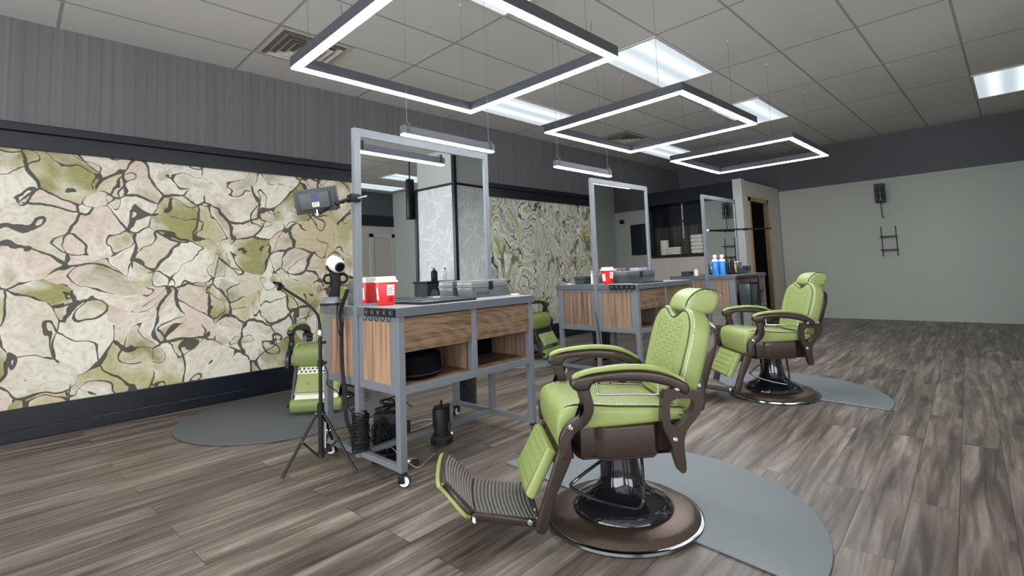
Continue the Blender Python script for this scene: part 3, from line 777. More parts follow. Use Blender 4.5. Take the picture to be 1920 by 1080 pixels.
    return t

A_MAIN = math.radians(141)
main = make_chair('large green quilted leather barber chair with bronze arms in the foreground', (1.88, 1.30, .0), A_MAIN)
dup(main, (4.31, 1.48, 0), math.radians(136), 'green barber chair with bronze arms cut off by right photo edge', 'green barber chairs')
make_chair('green barber chair with cream trim facing forward behind the tripod stand', (2.005, 4.345, 0), math.radians(229), 'cream')
make_chair('green tufted barber chair seen between first and second stations near mural', (4.49, 4.48, 0), math.radians(-76), 'tufted')

# mats
def floor_mat_obj(name, c, r, a0, a1, label, mat, notch=True):
    pts = []
    n = 56
    for i in range(n + 1):
        a = a0 + (a1 - a0) * i / n; pts.append((c[0] + r * math.cos(a), c[1] + r * math.sin(a)))
    o = obj(name, B().prism(pts, .001, .011, lambda a, b, z: V(a, b, z), .004, 2), mat, None, 30)
    return tag(o, label, 'floor mat', 'grey floor mats')
floor_mat_obj('floor_mat', (1.92, 1.33), .79, -PI / 2 - .10, PI / 2 - .06, 'grey half round rubber mat under the large foreground barber chair', 'mat')
floor_mat_obj('floor_mat', (4.35, 1.50), .79, -PI / 2 - .10, PI / 2 - .06, 'grey half round rubber mat under the right edge barber chair', 'mat')
floor_mat_obj('floor_mat', (1.62, 4.30), .78, 0, 2 * PI - .001, 'dark grey round mat under cream trimmed barber chair at left', 'mat_dark')
floor_mat_obj('floor_mat', (4.48, 4.42), .72, 0, 2 * PI - .001, 'grey round mat under the tufted barber chair between stations', 'mat')

# ------------------------------------------------------------------ barber stations
def caster(parent, x, y, rz):
    c = obj('caster', B().box(-.022, .022, -.018, .018, .060, .075, .003).box(-.014, .018, -.020, -.014, .022, .066, .002).box(-.014, .018, .014, .020, .022, .066, .002), 'black', parent)
    c.location = (x, y, 0); c.rotation_euler = (0, 0, rz)
    Rx = Matrix.Rotation(PI / 2, 3, 'X')
    obj('wheel', B().lathe([(0, -.012), (.026, -.012), (.031, -.008), (.031, .008), (.026, .012), (0, .012)], 24, (-.012, 0, .031), Rx), 'rubber', c)
    for s in (-1, 1): obj('wheel_hub', B().lathe([(.019, -.001), (.0255, -.001), (.025, .003), (.0195, .003)], 20, (-.012, s * .0125, .031), Rx).lathe([(0, -.001), (.007, -.001), (.006, .0035), (0, .0035)], 16, (-.012, s * .0125, .031), Rx), 'white', c)
    return c

def make_station(label, loc, rz, W, dn, df, zm, end='wood_end'):
    t = thing('barber_station', label, 'barber station', loc, rz, 'double sided mirror stations')
    k = .04; zc, zt = .852, .90
    ym0, ym1 = dn - .012, dn + .024
    # legs / posts
    for x in (0.0, W - k):
        for y in (.012, df - k - .012):
            obj('leg', B().box(x + .012 if x == 0 else x - .012, x + k + .012 if x == 0 else x + k - .012, y, y + k, .073, zc, .002), 'frame', t, 0)
    mf = B()
    for x in (0, W - k): mf.box(x, x + k, ym0, ym1, .073, zm, .002)
    mf.box(k, W - k, ym0, ym1, zm - .05, zm, .002).box(k, W - k, ym0, ym1, zc, zt + .012, .002)
    fr = obj('mirror_frame', mf, 'frame', t, 0)
    obj('mirror', B().box(k - .004, W - k + .004, dn - .002, dn + .012, zt + .008, zm - .045), 'mirror', fr, 0)
    # lower rails
    rl = B()
    for x in (.014, W - .044): rl.box(x, x + .03, .052, df - .052, .075, .105, .002)
    rl.box(k, W - k, dn - .01, dn + .02, .075, .105, .002)
    obj('lower_rail', rl, 'frame', t, 0)
    for (x, y, a) in ((.03, .03, 2.3), (W - .03, .03, .6), (.03, df - .03, 2.8), (W - .03, df - .03, .3)): caster(t, x, y, a)
    for side in (0, 1):
        Y = (lambda v: v) if side == 0 else (lambda v: df - v)
        dd = ym0 if side == 0 else df - ym1
        def yb(b, x0, x1, a, c, z0, z1, bev=.002):
            y0, y1 = sorted((Y(a), Y(c))); b.box(x0, x1, y0, y1, z0, z1, bev); return b
        obj('countertop', yb(B(), 0, W, 0, dd, zc + .006, zt, .002), 'counter', t, 0)
        obj('countertop_edge', yb(yb(B(), -.001, W + .001, -.001, .012, zc, zt - .001, .001), -.001, .02, .012, dd - .001, zc, zt - .001, .001), 'counter_edge', t, 0)
        ap = B()
        yb(ap, .012, .034, .05, dd, .455, .50); yb(ap, W - .034, W - .012, .05, dd, .455, .50)
        yb(ap, .05, W - .05, .012, .042, .455, .495); 
        yb(ap, W / 2 - .021, W / 2 + .021, .012, .05, .495, zc)
        yb(ap, .012, .034, .05, .085, .50, zc); yb(ap, .012, .034, dd - .04, dd, .50, zc)
        yb(ap, .012, .034, .085, dd - .04, .825, zc)
        yb(ap, W - .034, W - .012, .05, .085, .50, zc); yb(ap, W - .034, W - .012, dd - .04, dd, .50, zc)
        obj('carcass_frame', ap, 'frame', t, 0)
        for x0, x1 in ((.016, .03), (W - .03, W - .016)):
            obj('end_panel', yb(B(), x0, x1, .085, dd - .04, .50, .825, .0), end, t, 0)
        obj('shelf_board', yb(B(), .035, W - .035, .03, dd - .005, .488, .500), 'wood_front', t, 0)
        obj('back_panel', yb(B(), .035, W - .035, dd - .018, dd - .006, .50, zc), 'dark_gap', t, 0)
        for x0, x1 in ((.034, .044), (W / 2 - .012, W / 2 + .012), (W - .044, W - .034)):
            obj('cubby_side', yb(B(), x0, x1, .05, dd - .02, .50, zc), 'wood_end_dark', t, 0)  # darker oak puts the cubby's interior shade into the colour
        for x0, x1 in ((.053, W / 2 - .023), (W / 2 + .023, W - .053)):
            obj('drawer', yb(B(), x0, x1, .010, dd - .05, .668, .846, .0015), 'wood_front', t, 0)
    return t

S1 = dict(loc=(1.396, 2.28, 0), rz=.041, W=1.07, dn=.409, df=.827, zm=1.932)
S2 = dict(loc=(3.963, 2.458, 0), rz=-.013, W=1.02, dn=.465, df=.979, zm=1.942)
S3 = dict(loc=(6.352, 2.536, 0), rz=-.013, W=1.031, dn=.36, df=.892, zm=1.963)
st1 = make_station('nearest grey and wood barber station with tall mirror and two open cubbies', end='wood_end', **S1)
st2 = make_station('middle grey and wood barber station with mirror, right of the mural', end='wood_end_dark', **S2)
st3 = make_station('farthest barber station, at the right by the white column', end='wood_end_dark', **S3)
def at(S, d, n, z=0.):
    a = S['rz']; x, y, _ = S['loc']
    return V(x + d * math.cos(a) - n * math.sin(a), y + d * math.sin(a) + n * math.cos(a), z)

def hook_rail(st, y0, y1):
    L = y1 - y0; h = .042
    r = obj('hook_rail', B().box(-.012, -.002, y0, y1, .853, .853 + h, .001), 'black', st, 0)
    n = 5; s = L / n
    for i in range(n):
        y = y0 + s * (i + .5)
        # embossed square plate with a small scroll emblem
        pl = obj('hook_plate', B().box(-.0155, -.011, y - s * .36, y + s * .36, .858, .890, .0008), 'dark_metal', r, 0)
        sp_ = [(-.0165, y + .006 * (1 - k / 14) * math.cos(k * .75) , .874 + .009 * (1 - k / 14) * math.sin(k * .75)) for k in range(13)]
        obj('hook_emblem', B().tube(sp_, .0013, 5), 'smoke_lid', pl)
        hk = [(-.013, y, .857), (-.014, y, .842), (-.020, y, .832), (-.028, y, .832), (-.033, y, .842), (-.033, y, .848)]
        obj('hook', B().tube(spline(hk, 4), .0022, 6), 'black', pl)
hook_rail(st1, .012, .30)
hook_rail(st2, .02, .30)

# ------------------------------------------------------------------ things on the stations
def sharps(loc, rz, label):
    t = thing('sharps_container', label, 'sharps container', loc, rz, 'red sharps containers')
    w, d, h = .105, .075, .128
    bin_ = obj('bin', B().taper(-w / 2, w / 2, -d / 2, d / 2, 0, h, .80, .006), 'red', t)
    obj('lid', B().box(-w / 2 - .006, w / 2 + .006, -d / 2 - .006, d / 2 + .006, h, h + .012, .003).taper(-w / 2 + .004, w / 2 - .004, -d / 2 + .004, d / 2 - .004, h + .012, h + .034, 1.06, .004), 'white', t)
    lb = B(); tilt = .0
    m = Matrix.Rotation(math.radians(-3.3), 4, 'X')
    f = lambda a, b_, tt: V(a, -d / 2 * (.80 + .20 * b_ / h) - tt, b_)
    obj('label_sticker', B().prism([(-.004, .055), (.038, .055), (.038, .115), (-.004, .115)], .0004, .0012, f), 'label_white', bin_, 0)
    b = B()
    for i in range(7):
        z = .062 + i * .0062; b.prism([(0, z), (.034 - (i % 3) * .006, z), (.034 - (i % 3) * .006, z + .0024), (0, z + .0024)], .0012, .0016, f)
    obj('label_print', b, 'label_ink', bin_, 0)
    # three-lobed biohazard mark in black
    b = B()
    for k in range(3):
        a = PI / 2 + k * 2 * PI / 3; cx, cz = .018 + .0085 * math.cos(a), .032 + .0085 * math.sin(a)
        b.tube([f(cx + .007 * math.cos(q), cz + .007 * math.sin(q), .0015) for q in [a - 2.5 + 5. * j / 10 for j in range(11)]], .0013, 5)
    b.tube([f(.018 + .005 * math.cos(q), .032 + .005 * math.sin(q), .0015) for q in [2 * PI * j / 12 for j in range(12)]], .0011, 5, True)
    obj('biohazard_mark', b, 'black', bin_)
    # side sticker
    g = lambda a, b_, tt: V(-w / 2 * (.80 + .20 * b_ / h) - tt, a, b_)
    obj('side_sticker', B().prism([(-.02, .03), (.02, .03), (.02, .10), (-.02, .10)], .0004, .0012, g), 'label_white', bin_, 0)
    return t
sharps(at(S1, .134, .308, .901), S1['rz'] - .30, 'red sharps container with white lid on the nearest station counter')
sharps(at(S2, .075, .375, .901), S2['rz'] - .15, 'red sharps container with white lid on the middle station counter')

def counter_tray(loc, rz, w, d, label):
    t = thing('counter_tray', label, 'tray', loc, rz)
    obj('base', B().box(0, w, 0, d, 0, .006, .002), 'black', t)
    b = B().box(0, w, 0, .006, .006, .012, .001).box(0, w, d - .006, d, .006, .012, .001).box(0, .006, .006, d - .006, .006, .012, .001).box(w - .006, w, .006, d - .006, .006, .012, .001).box(w * .55, w * .56, .006, d - .006, .006, .011, .001)
    obj('rim', b, 'dark_metal', t)
    obj('liner', B().box(.008, w * .55 - .002, .008, d - .008, .006, .009, .001).box(w * .56 + .002, w - .008, .008, d - .008, .006, .009, .001), 'smoke_dark', t)
counter_tray(at(S1, .205, .06, .901), S1['rz'], .40, .27, 'flat black counter mat tray in front of the grey case')
counter_tray(at(S2, .15, .03, .901), S2['rz'], .36, .13, 'flat dark tray on the middle station counter')

def case(loc, rz, w, d, h, label, latch=True, lid='smoke_lid', body='smoke', tool=True):
    t = thing('storage_case', label, 'storage case', loc, rz)
    obj('body', B().taper(-w / 2, w / 2, -d / 2, d / 2, 0, h * .60, .95, .005), body, t)
    obj('lid', B().taper(-w / 2 - .003, w / 2 + .003, -d / 2 - .003, d / 2 + .003, h * .60, h * .68, 1., .003).taper(-w / 2 + .002, w / 2 - .002, -d / 2 + .002, d / 2 - .002, h * .68, h, 1.03, .006), lid, t)
    if latch:
        obj('latch', B().box(-.018, .018, -d / 2 - .009, -d / 2 - .002, h * .42, h * .92, .002), 'black', t)
    if tool: obj('stored_tool', B().cbox((-w * .2, -d / 2 * .965 - .0005, h * .22), (w * .34, .002, h * .15), None, .0008), 'smoke_dark', t)
    return t
case(at(S1, .895, .310, .901), S1['rz'], .335, .150, .112, 'translucent grey latched plastic case on the nearest station counter')
case(at(S2, .47, .335, .901), S2['rz'] - .0, .52, .17, .116, 'dark smoky latched plastic case on the middle station counter', True, 'smoke', 'smoke_dark')
b = B().box(-.085, .085, -.05, .05, 0, .026, .004)
pb = thing('lilac_box', 'flat lilac box lying on the dark smoky case lid', 'box', at(S2, .56, .33, 1.0175), -.013)
obj('body', B().box(-.085, .085, -.05, .05, 0, .016, .003), 'purple', pb); obj('lid', B().box(-.088, .088, -.053, .053, .017, .027, .003), 'purple', pb)

def bottle(loc, r, h, mat, cap, label, name='bottle', pump=False, group=None):
    t = thing(name, label, 'bottle', loc, 0, group)
    obj('body', B().lathe([(0, 0), (r * .95, 0), (r, .004), (r, h * .68), (r * .8, h * .76), (r * .36, h * .82), (r * .36, h * .86), (0, h * .86)], 20), mat, t)
    if pump:
        obj('pump', B().lathe([(0, h * .86), (r * .42, h * .86), (r * .42, h * .91), (r * .12, h * .92), (r * .12, h * .97), (0, h * .97)], 12).box(-r * .9, r * .3, -r * .18, r * .18, h * .96, h * 1.0, .001), cap, t)
    else:
        obj('cap', B().lathe([(0, h * .86), (r * .45, h * .86), (r * .42, h), (0, h)], 14), cap, t)
    return t
# small flat items on far right of the nearest counter
def jar_lid(loc, r, label):
    o = obj('white_dish', B().lathe([(0, 0), (r * .9, 0), (r, .006), (r * .97, .009), (r * .8, .006), (0, .006)], 20), 'white'); tag(o, label, 'dish', None, loc)
jar_lid(at(S1, 1.02, .13, .901), .03, 'small white dish at the right end of nearest counter')

# far half of the nearest station: dryer holder, dryer, cap, bin
DB = at(S1, .0, .0)
def dryer():
    loc = at(S1, .065, .772, .901)
    az = math.atan2(-loc.y, -loc.x)           # faces the aisle
    t = thing('dryer_stand', 'black tool holder with ring slots on the far counter of nearest station', 'tool holder', loc, az + PI / 2)
    f = lambda a, b_, tt: V(a, tt, b_)
    obj('upright', B().prism(sp2([(-.042, 0), (.030, 0), (.026, .06), (.026, .12), (.026, .165), (.042, .20), (-.030, .20), (-.016, .165), (-.020, .11), (-.034, .05)], 3), -.016, .016, f, .004), 'black', t)
    for s, x in ((-1, -.036), (1, .048)):
        obj('ring', B().tube([(x + .026 * math.cos(q), 0, .160 + .026 * math.sin(q)) for q in [2 * PI * i / 20 for i in range(20)]], .0075, 8, True), 'black', t)
    obj('cradle', B().tube([(.006 + .050 * math.cos(q), -.005, .248 + .050 * math.sin(q)) for q in [PI + .1 + (PI - .2) * i / 14 for i in range(15)]], .008, 8), 'black', t)
    # the dryer itself lies in the cradle
    d = thing('hair_dryer', 'white hair dryer lying in the black tool holder', 'hair dryer', loc + V(0, 0, .252), az + PI / 2)
    m = Matrix.Rotation(math.radians(112), 3, 'X') @ Matrix.Rotation(math.radians(24), 3, 'Y')
    obj('barrel', B().lathe([(0, -.055), (.030, -.055), (.044, -.040), (.046, .0), (.044, .04), (.036, .062), (.028, .062), (.028, .05), (0, .05)], 28, (.006, 0, 0), m), 'white', d)
    obj('nozzle', B().lathe([(.018, .052), (.030, .052), (.030, .068), (.022, .072), (.018, .060)], 24, (.006, 0, 0), m), 'black', d)
    obj('grille', B().lathe([(0, .051), (.027, .051), (.027, .056), (0, .056)], 24, (.006, 0, 0), m), 'dark_gap', d)
    obj('handle', B().tube([(.006, .030, -.03), (.008, .040, -.075), (.008, .042, -.10)], [.013, .012, .011], 10), 'black', d)
dryer()
def grey_cap():
    t = thing('clipper_dock', 'grey wedge shaped clipper dock on the far counter edge', 'clipper dock', at(S1, .028, .748, .901), S1['rz'] - 1.0)
    obj('body', B().taper(-.036, .036, -.028, .028, .012, .050, 1.4, .005), 'smoke_lid', t)
    obj('base', B().box(-.052, .052, -.040, .040, 0, .013, .002), 'black', t)
grey_cap()
case(at(S1, .12, .565, .901), S1['rz'], .12, .10, .128, 'smoky grey storage box beside the mirror post on far counter', False, 'smoke', 'smoke', False)

# ------------------------------------------------------------------ LED work light on an arm clamped to first mirror post
def led_panel():
    loc = V(1.205, 2.80, 1.505)
    t = thing('video_light', 'flat black video light panel on an arm clamped to first mirror post', 'video light', loc, 0)
    view = V(loc.x, loc.y, loc.z - 1.068).normalized()
    X = V(view.y, -view.x, 0).normalized(); Y = X.cross(view).normalized()      # image right / up
    rot = Matrix((X, Y, -view)).transposed()
    rot = rot @ Matrix.Rotation(math.radians(9.5), 3, 'Z') @ Matrix.Rotation(math.radians(-14), 3, 'Y')
    obj('panel', B().cbox((0, 0, 0), (.222, .134, .016), rot, .004), 'led_body', t)
    obj('panel_bezel', B().cbox(tuple(rot @ V(.012, .004, -.010)), (.222, .134, .010), rot, .003), 'smoke_dark', t)
    bp = obj('battery_housing', B().cbox(tuple(rot @ V(.0, .0, .016)), (.160, .090, .020), rot, .005), 'led_body2', t)
    obj('rating_label', B().cbox(tuple(rot @ V(.004, .018, .0265)), (.040, .044, .001), rot), 'label_purple', bp, 0)
    b = B().cbox(tuple(rot @ V(.004, -.020, .0265)), (.038, .026, .001), rot)
    obj('rating_text_panel', b, 'label_white', bp, 0)
    b = B()
    for i in range(3): b.cbox(tuple(rot @ V(.004 - .002 * i, -.011 - i * .0075, .0273)), (.030 - .005 * i, .003, .0006), rot)
    b.cbox(tuple(rot @ V(.004, .008, .0273)), (.028, .004, .0006), rot)
    obj('rating_print', b, 'label_ink', bp, 0)
    j = rot @ V(.0, -.078, .012)
    obj('ball_joint', B().lathe([(0, -.012), (.010, -.008), (.012, 0), (.010, .008), (0, .012)], 14, tuple(j)).cyl(tuple(j), tuple(rot @ V(0, -.05, .01)), .006, 8), 'chrome', t)
    k1 = V(1.300, 2.735, 1.490) - loc; k2 = V(1.372, 2.680, 1.520) - loc
    obj('arm', B().cyl(tuple(j), tuple(k1), .0085, 10).cyl(tuple(k1), tuple(k2), .010, 10), 'black', t)
    obj('arm_joint', B().lathe([(0, -.014), (.016, -.012), (.016, .012), (0, .014)], 14, tuple(k1), Matrix.Rotation(1.1, 3, 'X')), 'black', t)
    cl = at(S1, -.006, .414, 1.512) - loc
    obj('clamp', B().cbox((cl.x + .0, cl.y - .032, cl.z + .004), (.060, .024, .045), None, .004).cbox((cl.x - .014, cl.y, cl.z + .004), (.016, .06, .045), None, .004), 'black', t)
    obj('clamp_screw', B().cyl((cl.x + .01, cl.y - .04, cl.z), (cl.x + .05, cl.y - .075, cl.z + .012), .005, 8), 'chrome', t)
M['led_body'] = plain('dark_grey_light_body', lin(50, 53, 57), .55, .1, .08, 40)
M['led_body2'] = plain('mid_grey_light_back', lin(70, 73, 75), .55, .1, .12, 60)
led_panel()

# ------------------------------------------------------------------ tripod with gooseneck
def tripod():
    c = V(1.266, 2.897, 0)
    t = thing('tripod_stand', 'black tripod stand with gooseneck clip in front of nearest station end', 'tripod', (c.x, c.y, 0))
    feet = [V(1.058, 2.907, 0) - c, V(1.358, 2.667, 0) - c, V(1.433, 3.062, 0) - c]
    obj('pole', B().cyl((0, 0, .06), (0, 0, .36), .0135, 14).cyl((0, 0, .30), (0, 0, .74), .0105, 14), 'satin_black', t)
    obj('pole_collar', B().cyl((0, 0, .29), (0, 0, .36), .019, 16).cyl((0, 0, .565), (0, 0, .60), .015, 16), 'black', t)
    obj('pole_knob', B().cyl((.0, 0, .585), (.03, -.02, .585), .008, 10).cyl((.0, 0, .70), (.028, -.018, .70), .008, 10), 'black', t)
    obj('chrome_collar', B().lathe([(0, .738), (.015, .738), (.016, .75), (.012, .772), (0, .772)], 16), 'chrome', t)
    obj('spreader_hub', B().cyl((0, 0, .062), (0, 0, .088), .021, 14), 'dark_metal', t)
    for f in feet:
        d = f.normalized(); a = V(d.x * .022, d.y * .022, .305); e = V(f.x, f.y, .012)
        lg = obj('leg', B().tube([a, e], .0075, 6), 'satin_black', t)
        obj('rubber_foot', B().tube([e + (a - e) * .06, V(f.x, f.y, .011)], [.0095, .0115], 8), 'rubber', lg)
        mid = a.lerp(e, .45)
        st = obj('strut', B().tube([V(d.x * .02, d.y * .02, .076), mid], .006, 6), 'dark_metal', lg)
        for p in (a, mid): obj('rivet', B().lathe([(0, -.011), (.006, -.011), (.006, .011), (0, .011)], 8, tuple(p), d.cross(V(0, 0, 1)).to_track_quat('Z', 'Y').to_matrix()), 'chrome', lg)
    obj('white_strap', B().tube([V(.025, -.005, .25), V(.020, -.010, .11)], .004, 6), 'white_cord', t)
    g = [(0, 0, .77), (-.002, .004, .81), (-.010, .012, .86), (-.035, .038, .905), (-.07, .07, .945), (-.115, .118, .988), (-.158, .162, 1.030)]
    obj('gooseneck', B().tube(spline(g, 6), .0075, 10), 'black', t)
    e = V(-.158, .162, 1.030)
    obj('phone_clip', B().cbox((e.x + .0, e.y, e.z + .005), (.05, .02, .022), Matrix.Rotation(.7, 3, 'Y') @ Matrix.Rotation(.5, 3, 'Z'), .004).cbox((e.x - .022, e.y + .018, e.z + .022), (.03, .018, .014), Matrix.Rotation(.3, 3, 'Y'), .004).cbox((e.x - .006, e.y + .006, e.z - .014), (.022, .016, .020), None, .003), 'black', t)
    obj('cable', B().tube(spline([(.012, -.008, .60), (.03, -.03, .52), (.03, -.02, .46), (.07, -.05, .42), (.10, -.10, .35), (.13, -.14, .29)], 6), .003, 6), 'cord', t)
tripod()

# ------------------------------------------------------------------ cables and floor things round the nearest station
def cable_loop():
    off = -.022
    p = [at(S1, off, .455, 1.0), at(S1, off - .01, .49, .92), at(S1, off - .01, .525, .86), at(S1, off - .008, .515, .78), at(S1, off - .006, .518, .65), at(S1, off - .006, .512, .55), at(S1, off - .01, .490, .46), at(S1, off - .02, .46, .36), at(S1, off - .02, .445, .28), at(S1, -.018, .435, .20), at(S1, -.014, .43, .135)]
    b = B()
    for s in (-.005, 0, .005): b.tube(spline([(q.x + s, q.y - s, q.z) for q in p], 6), .0045, 7)
    t = thing('hanging_cable', 'black cable bunch hanging down beside the nearest mirror post', 'cable')
    obj('cable_run', b, 'cord', t)
    lp = [at(S1, off - .012, .52 + .040 * math.sin(q), .835 + .085 * math.cos(q)) for q in [2 * PI * i / 18 for i in range(18)]]
    lp2 = [at(S1, off - .016, .525 + .026 * math.sin(q + .4), .83 + .095 * math.cos(q)) for q in [2 * PI * i / 18 for i in range(18)]]
    obj('cable_coil', B().tube(lp, .0032, 6, True).tube(lp2, .0032, 6, True), 'cord', t)
cable_loop()
def wrapped_cables():
    t = thing('wrapped_cable', 'thick black cables wound around the middle leg of nearest station', 'cable')
    ctr = at(S1, .024, .415); b = B()
    for kx in range(5):
        pts = []
        for i in range(130):
            q = i * .40 + kx * 1.3; u = i / 130
            z = .112 + (.195 if kx < 3 else .16) * u + .016 * math.sin(q + kx * 1.1)
            r = .0345 + .006 * math.sin(i * .17 + kx * 2.) + .0035 * (kx % 3) + .004 * (1 - u)
            pts.append((ctr.x + r * math.cos(q), ctr.y + r * math.sin(q), z))
        b.tube(pts, .0046, 6)
    obj('winding', b, 'cord', t)
    b = B()
    for i in range(3):
        a = 2.2 + i * 1.1
        p = [(ctr.x + (.038 + .010 * math.sin(k * .9)) * math.cos(a + .55 * k), ctr.y + (.038 + .010 * math.sin(k * .9)) * math.sin(a + .55 * k), .285 + .022 * math.sin(k * .8 + i) + .012 * i) for k in range(10)]
        b.tube(spline(p, 5), .0036, 6)
    obj('loose_end', b, 'cord', t)
wrapped_cables()
def power_box():
    c = at(S1, .30, .56)
    t = thing('power_unit', 'black power supply box tangled in cables under the nearest station', 'power supply', (c.x, c.y, 0), S1['rz'] - .75)
    obj('housing', B().box(-.085, .085, -.06, .06, 0.002, .235, .012), 'black', t)
    obj('dial', B().lathe([(0, 0), (.016, 0), (.016, .010), (0, .012)], 16, (-.01, -.061, .15), Matrix.Rotation(PI / 2, 3, 'X')), 'smoke', t)
    b = B()
    for i in range(10):                                              # loops hanging in front of the box
        cx, cz = random.uniform(-.06, .055), random.uniform(.10, .17); rx, rz = random.uniform(.030, .055), random.uniform(.045, .085); a0 = random.uniform(0, 6)
        y = -.066 - .0045 * i * .8
        p = [(cx + rx * math.cos(q) + .008 * math.sin(2 * q + a0), y - .006 * math.sin(q * 2), max(.016, cz + rz * math.sin(q) + .008 * math.cos(2 * q + a0))) for q in [a0 + 2 * PI * k / 22 for k in range(20)]]
        b.tube(spline(p, 3), .0040, 6)
    for i in range(8):                                               # coils piled on its top
        cx, cy = random.uniform(-.04, .04), random.uniform(-.03, .03); r = random.uniform(.035, .055)
        p = [(cx + r * math.cos(q), cy + r * .8 * math.sin(q), .242 + .0075 * i + .012 * math.sin(q + i)) for q in [2 * PI * k / 20 for k in range(20)]]
        b.tube(spline(p, 3), .0042, 6)
    obj('tangled_cable', b, 'cord', t)
    a = obj('plug_adapter', B().box(.090, .138, -.095, -.055, .120, .190, .010), 'black', t)
    obj('adapter_cord', B().tube(spline([(.114, -.075, .188), (.118, -.085, .225), (.09, -.07, .262), (.05, -.05, .272), (.0, -.04, .268)], 5), .0036, 6).tube(spline([(.05, .0, .285), (.09, -.02, .305), (.125, -.04, .275), (.15, -.05, .262)], 5), .0036, 6), 'cord', a)
power_box()
def pedal(loc, rz, label):
    t = thing('foot_pedal', label, 'foot pedal', loc, rz)
    obj('base', B().box(-.075, .075, -.05, .05, 0, .022, .006), 'black', t)
    obj('treadle', B().prism([(-.06, .022), (.06, .022), (.06, .034), (-.06, .058)], -.04, .04, F3, .004), 'gloss_black', t)
pedal(tuple(at(S1, .19, .42)), .3, 'black foot pedal on floor under the nearest station')
t = thing('floor_disc', 'flat black round disc on floor beside the nearest station front leg', 'disc', tuple(at(S1, .245, .275)))
obj('plate', B().lathe([(0, 0), (.052, 0), (.056, .004), (.052, .012), (0, .014)], 32), 'gloss_black', t)
obj('button', B().lathe([(0, .013), (.014, .013), (.012, .020), (0, .021)], 16), 'chrome', t)
def cord_thing(name, pts, r, m, label, n=8):
    return tag(obj(name, B().tube(spline(pts, n), r, 6), m), label, 'cord')
w1 = [at(S1, .42, .80, .006), at(S1, .55, .84, .006), at(S1, .72, .88, .006), at(S1, .83, .86, .006), at(S1, .81, .78, .006), at(S1, .68, .74, .006), at(S1, .52, .74, .006), at(S1, .40, .70, .006)]
cord_thing('extension_lead', [tuple(p) for p in w1], .0045, 'white_cord', 'white cord looped on the floor behind the nearest station front leg')
w2 = [at(S1, .24, .50, .03), at(S1, .22, .42, .065), at(S1, .20, .30, .05), at(S1, .22, .18, .006), at(S1, .30, .20, .005), at(S1, .42, .27, .005)]
cord_thing('phone_lead', [tuple(p) for p in w2], .002, 'white_cord', 'thin pale cord curving round the black floor disc')

def canister():
    c = (1.953, 2.695, 0)
    t = thing('canister', 'black cylindrical canister with hexagonal foot on floor before first station', 'canister', c, .35)
    obj('foot', B().lathe([(0, 0), (.068, 0), (.070, .004), (.070, .034), (.058, .052), (0, .052)], 6), 'satin_black', t, 20)
    obj('body', B().lathe([(0, .05), (.055, .05), (.0555, .06), (.0555, .208), (.052, .216), (0, .216)], 40), 'satin_black', t, 40)
    obj('top_plate', B().lathe([(0, .214), (.046, .214), (.046, .226), (0, .226)], 24), 'black', t)
    obj('spout', B().prism([(-.012, .226), (.006, .226), (.010, .262), (.002, .262), (-.008, .246)], -.005, .005, F3, .001), 'black', t)
    obj('clip', B().box(.035, .085, -.012, .012, .21, .224, .002).box(.066, .082, -.012, .012, .19, .212, .002), 'black', t)
    obj('foot_button', B().lathe([(0, .006), (.010, .004), (.012, 0), (0, 0)], 12, (.055, -.04, .044), Matrix.Rotation(.9, 3, 'X')), 'chrome', t)
    b = B().prism([(-.010, .075), (.010, .075), (.010, .13), (-.010, .13)], -.0575, -.0560, F3)
    obj('sticker', b, 'smoke_dark', t, 0)
canister()
def bin_(loc, r, h, label):
    t = thing('waste_bin', label, 'waste bin', loc, .2)
    obj('bucket', B().lathe([(0, 0), (r * .86, 0), (r * .88, .004), (r, h), (r * .96, h), (r * .85, .01), (0, .01)], 36), 'gloss_black', t, 40)
    obj('rim', B().lathe([(r * .97, h - .012), (r * 1.03, h - .012), (r * 1.03, h + .004), (r * .97, h + .004)], 36), 'black', t)
    obj('pedal_tab', B().box(r * .8, r * 1.12, -.02, .02, .01, .022, .003), 'chrome', t)
bin_((2.66, 3.33, 0), .105, .42, 'glossy black waste bin standing behind the nearest station')
bin_((4.88, 3.55, 0), .11, .40, 'black waste bin behind the middle station legs')

# black round case stored in the left cubby
t = thing('round_case', 'black round case inside the left open cubby', 'case', tuple(at(S1, .222, .205, .5015)), 0)
obj('body', B().lathe([(0, 0), (.140, 0), (.165, .014), (.170, .06), (.165, .12), (.13, .136), (0, .14)], 36), 'dark_gap', t)
obj('seam_ring', B().tube([(.168 * math.cos(q), .168 * math.sin(q), .026) for q in [2 * PI * i / 30 for i in range(30)]], .003, 6, True), 'dark_metal', t)

# ------------------------------------------------------------------ middle station extras
case(at(S2, .17, .74, .901), S2['rz'], .16, .12, .075, 'small grey box on the far counter of middle station', False, 'smoke_dark', 'smoke_dark', False)
bottle(tuple(at(S2, .13, .60, .901)), .016, .135, 'white', 'white', 'small white bottle beside the middle mirror post')
jar_lid(at(S2, .08, .86, .901), .032, 'white dish on the far left end of middle counter')
tag(obj('cable', B().tube(spline([tuple(at(S2, -.03, .46, .64)), tuple(at(S2, -.03, .44, .50)), tuple(at(S2, -.025, .42, .3)), tuple(at(S2, -.03, .40, .06))], 6), .004, 6), 'cord'), 'black cable running down the middle station post', 'cable')

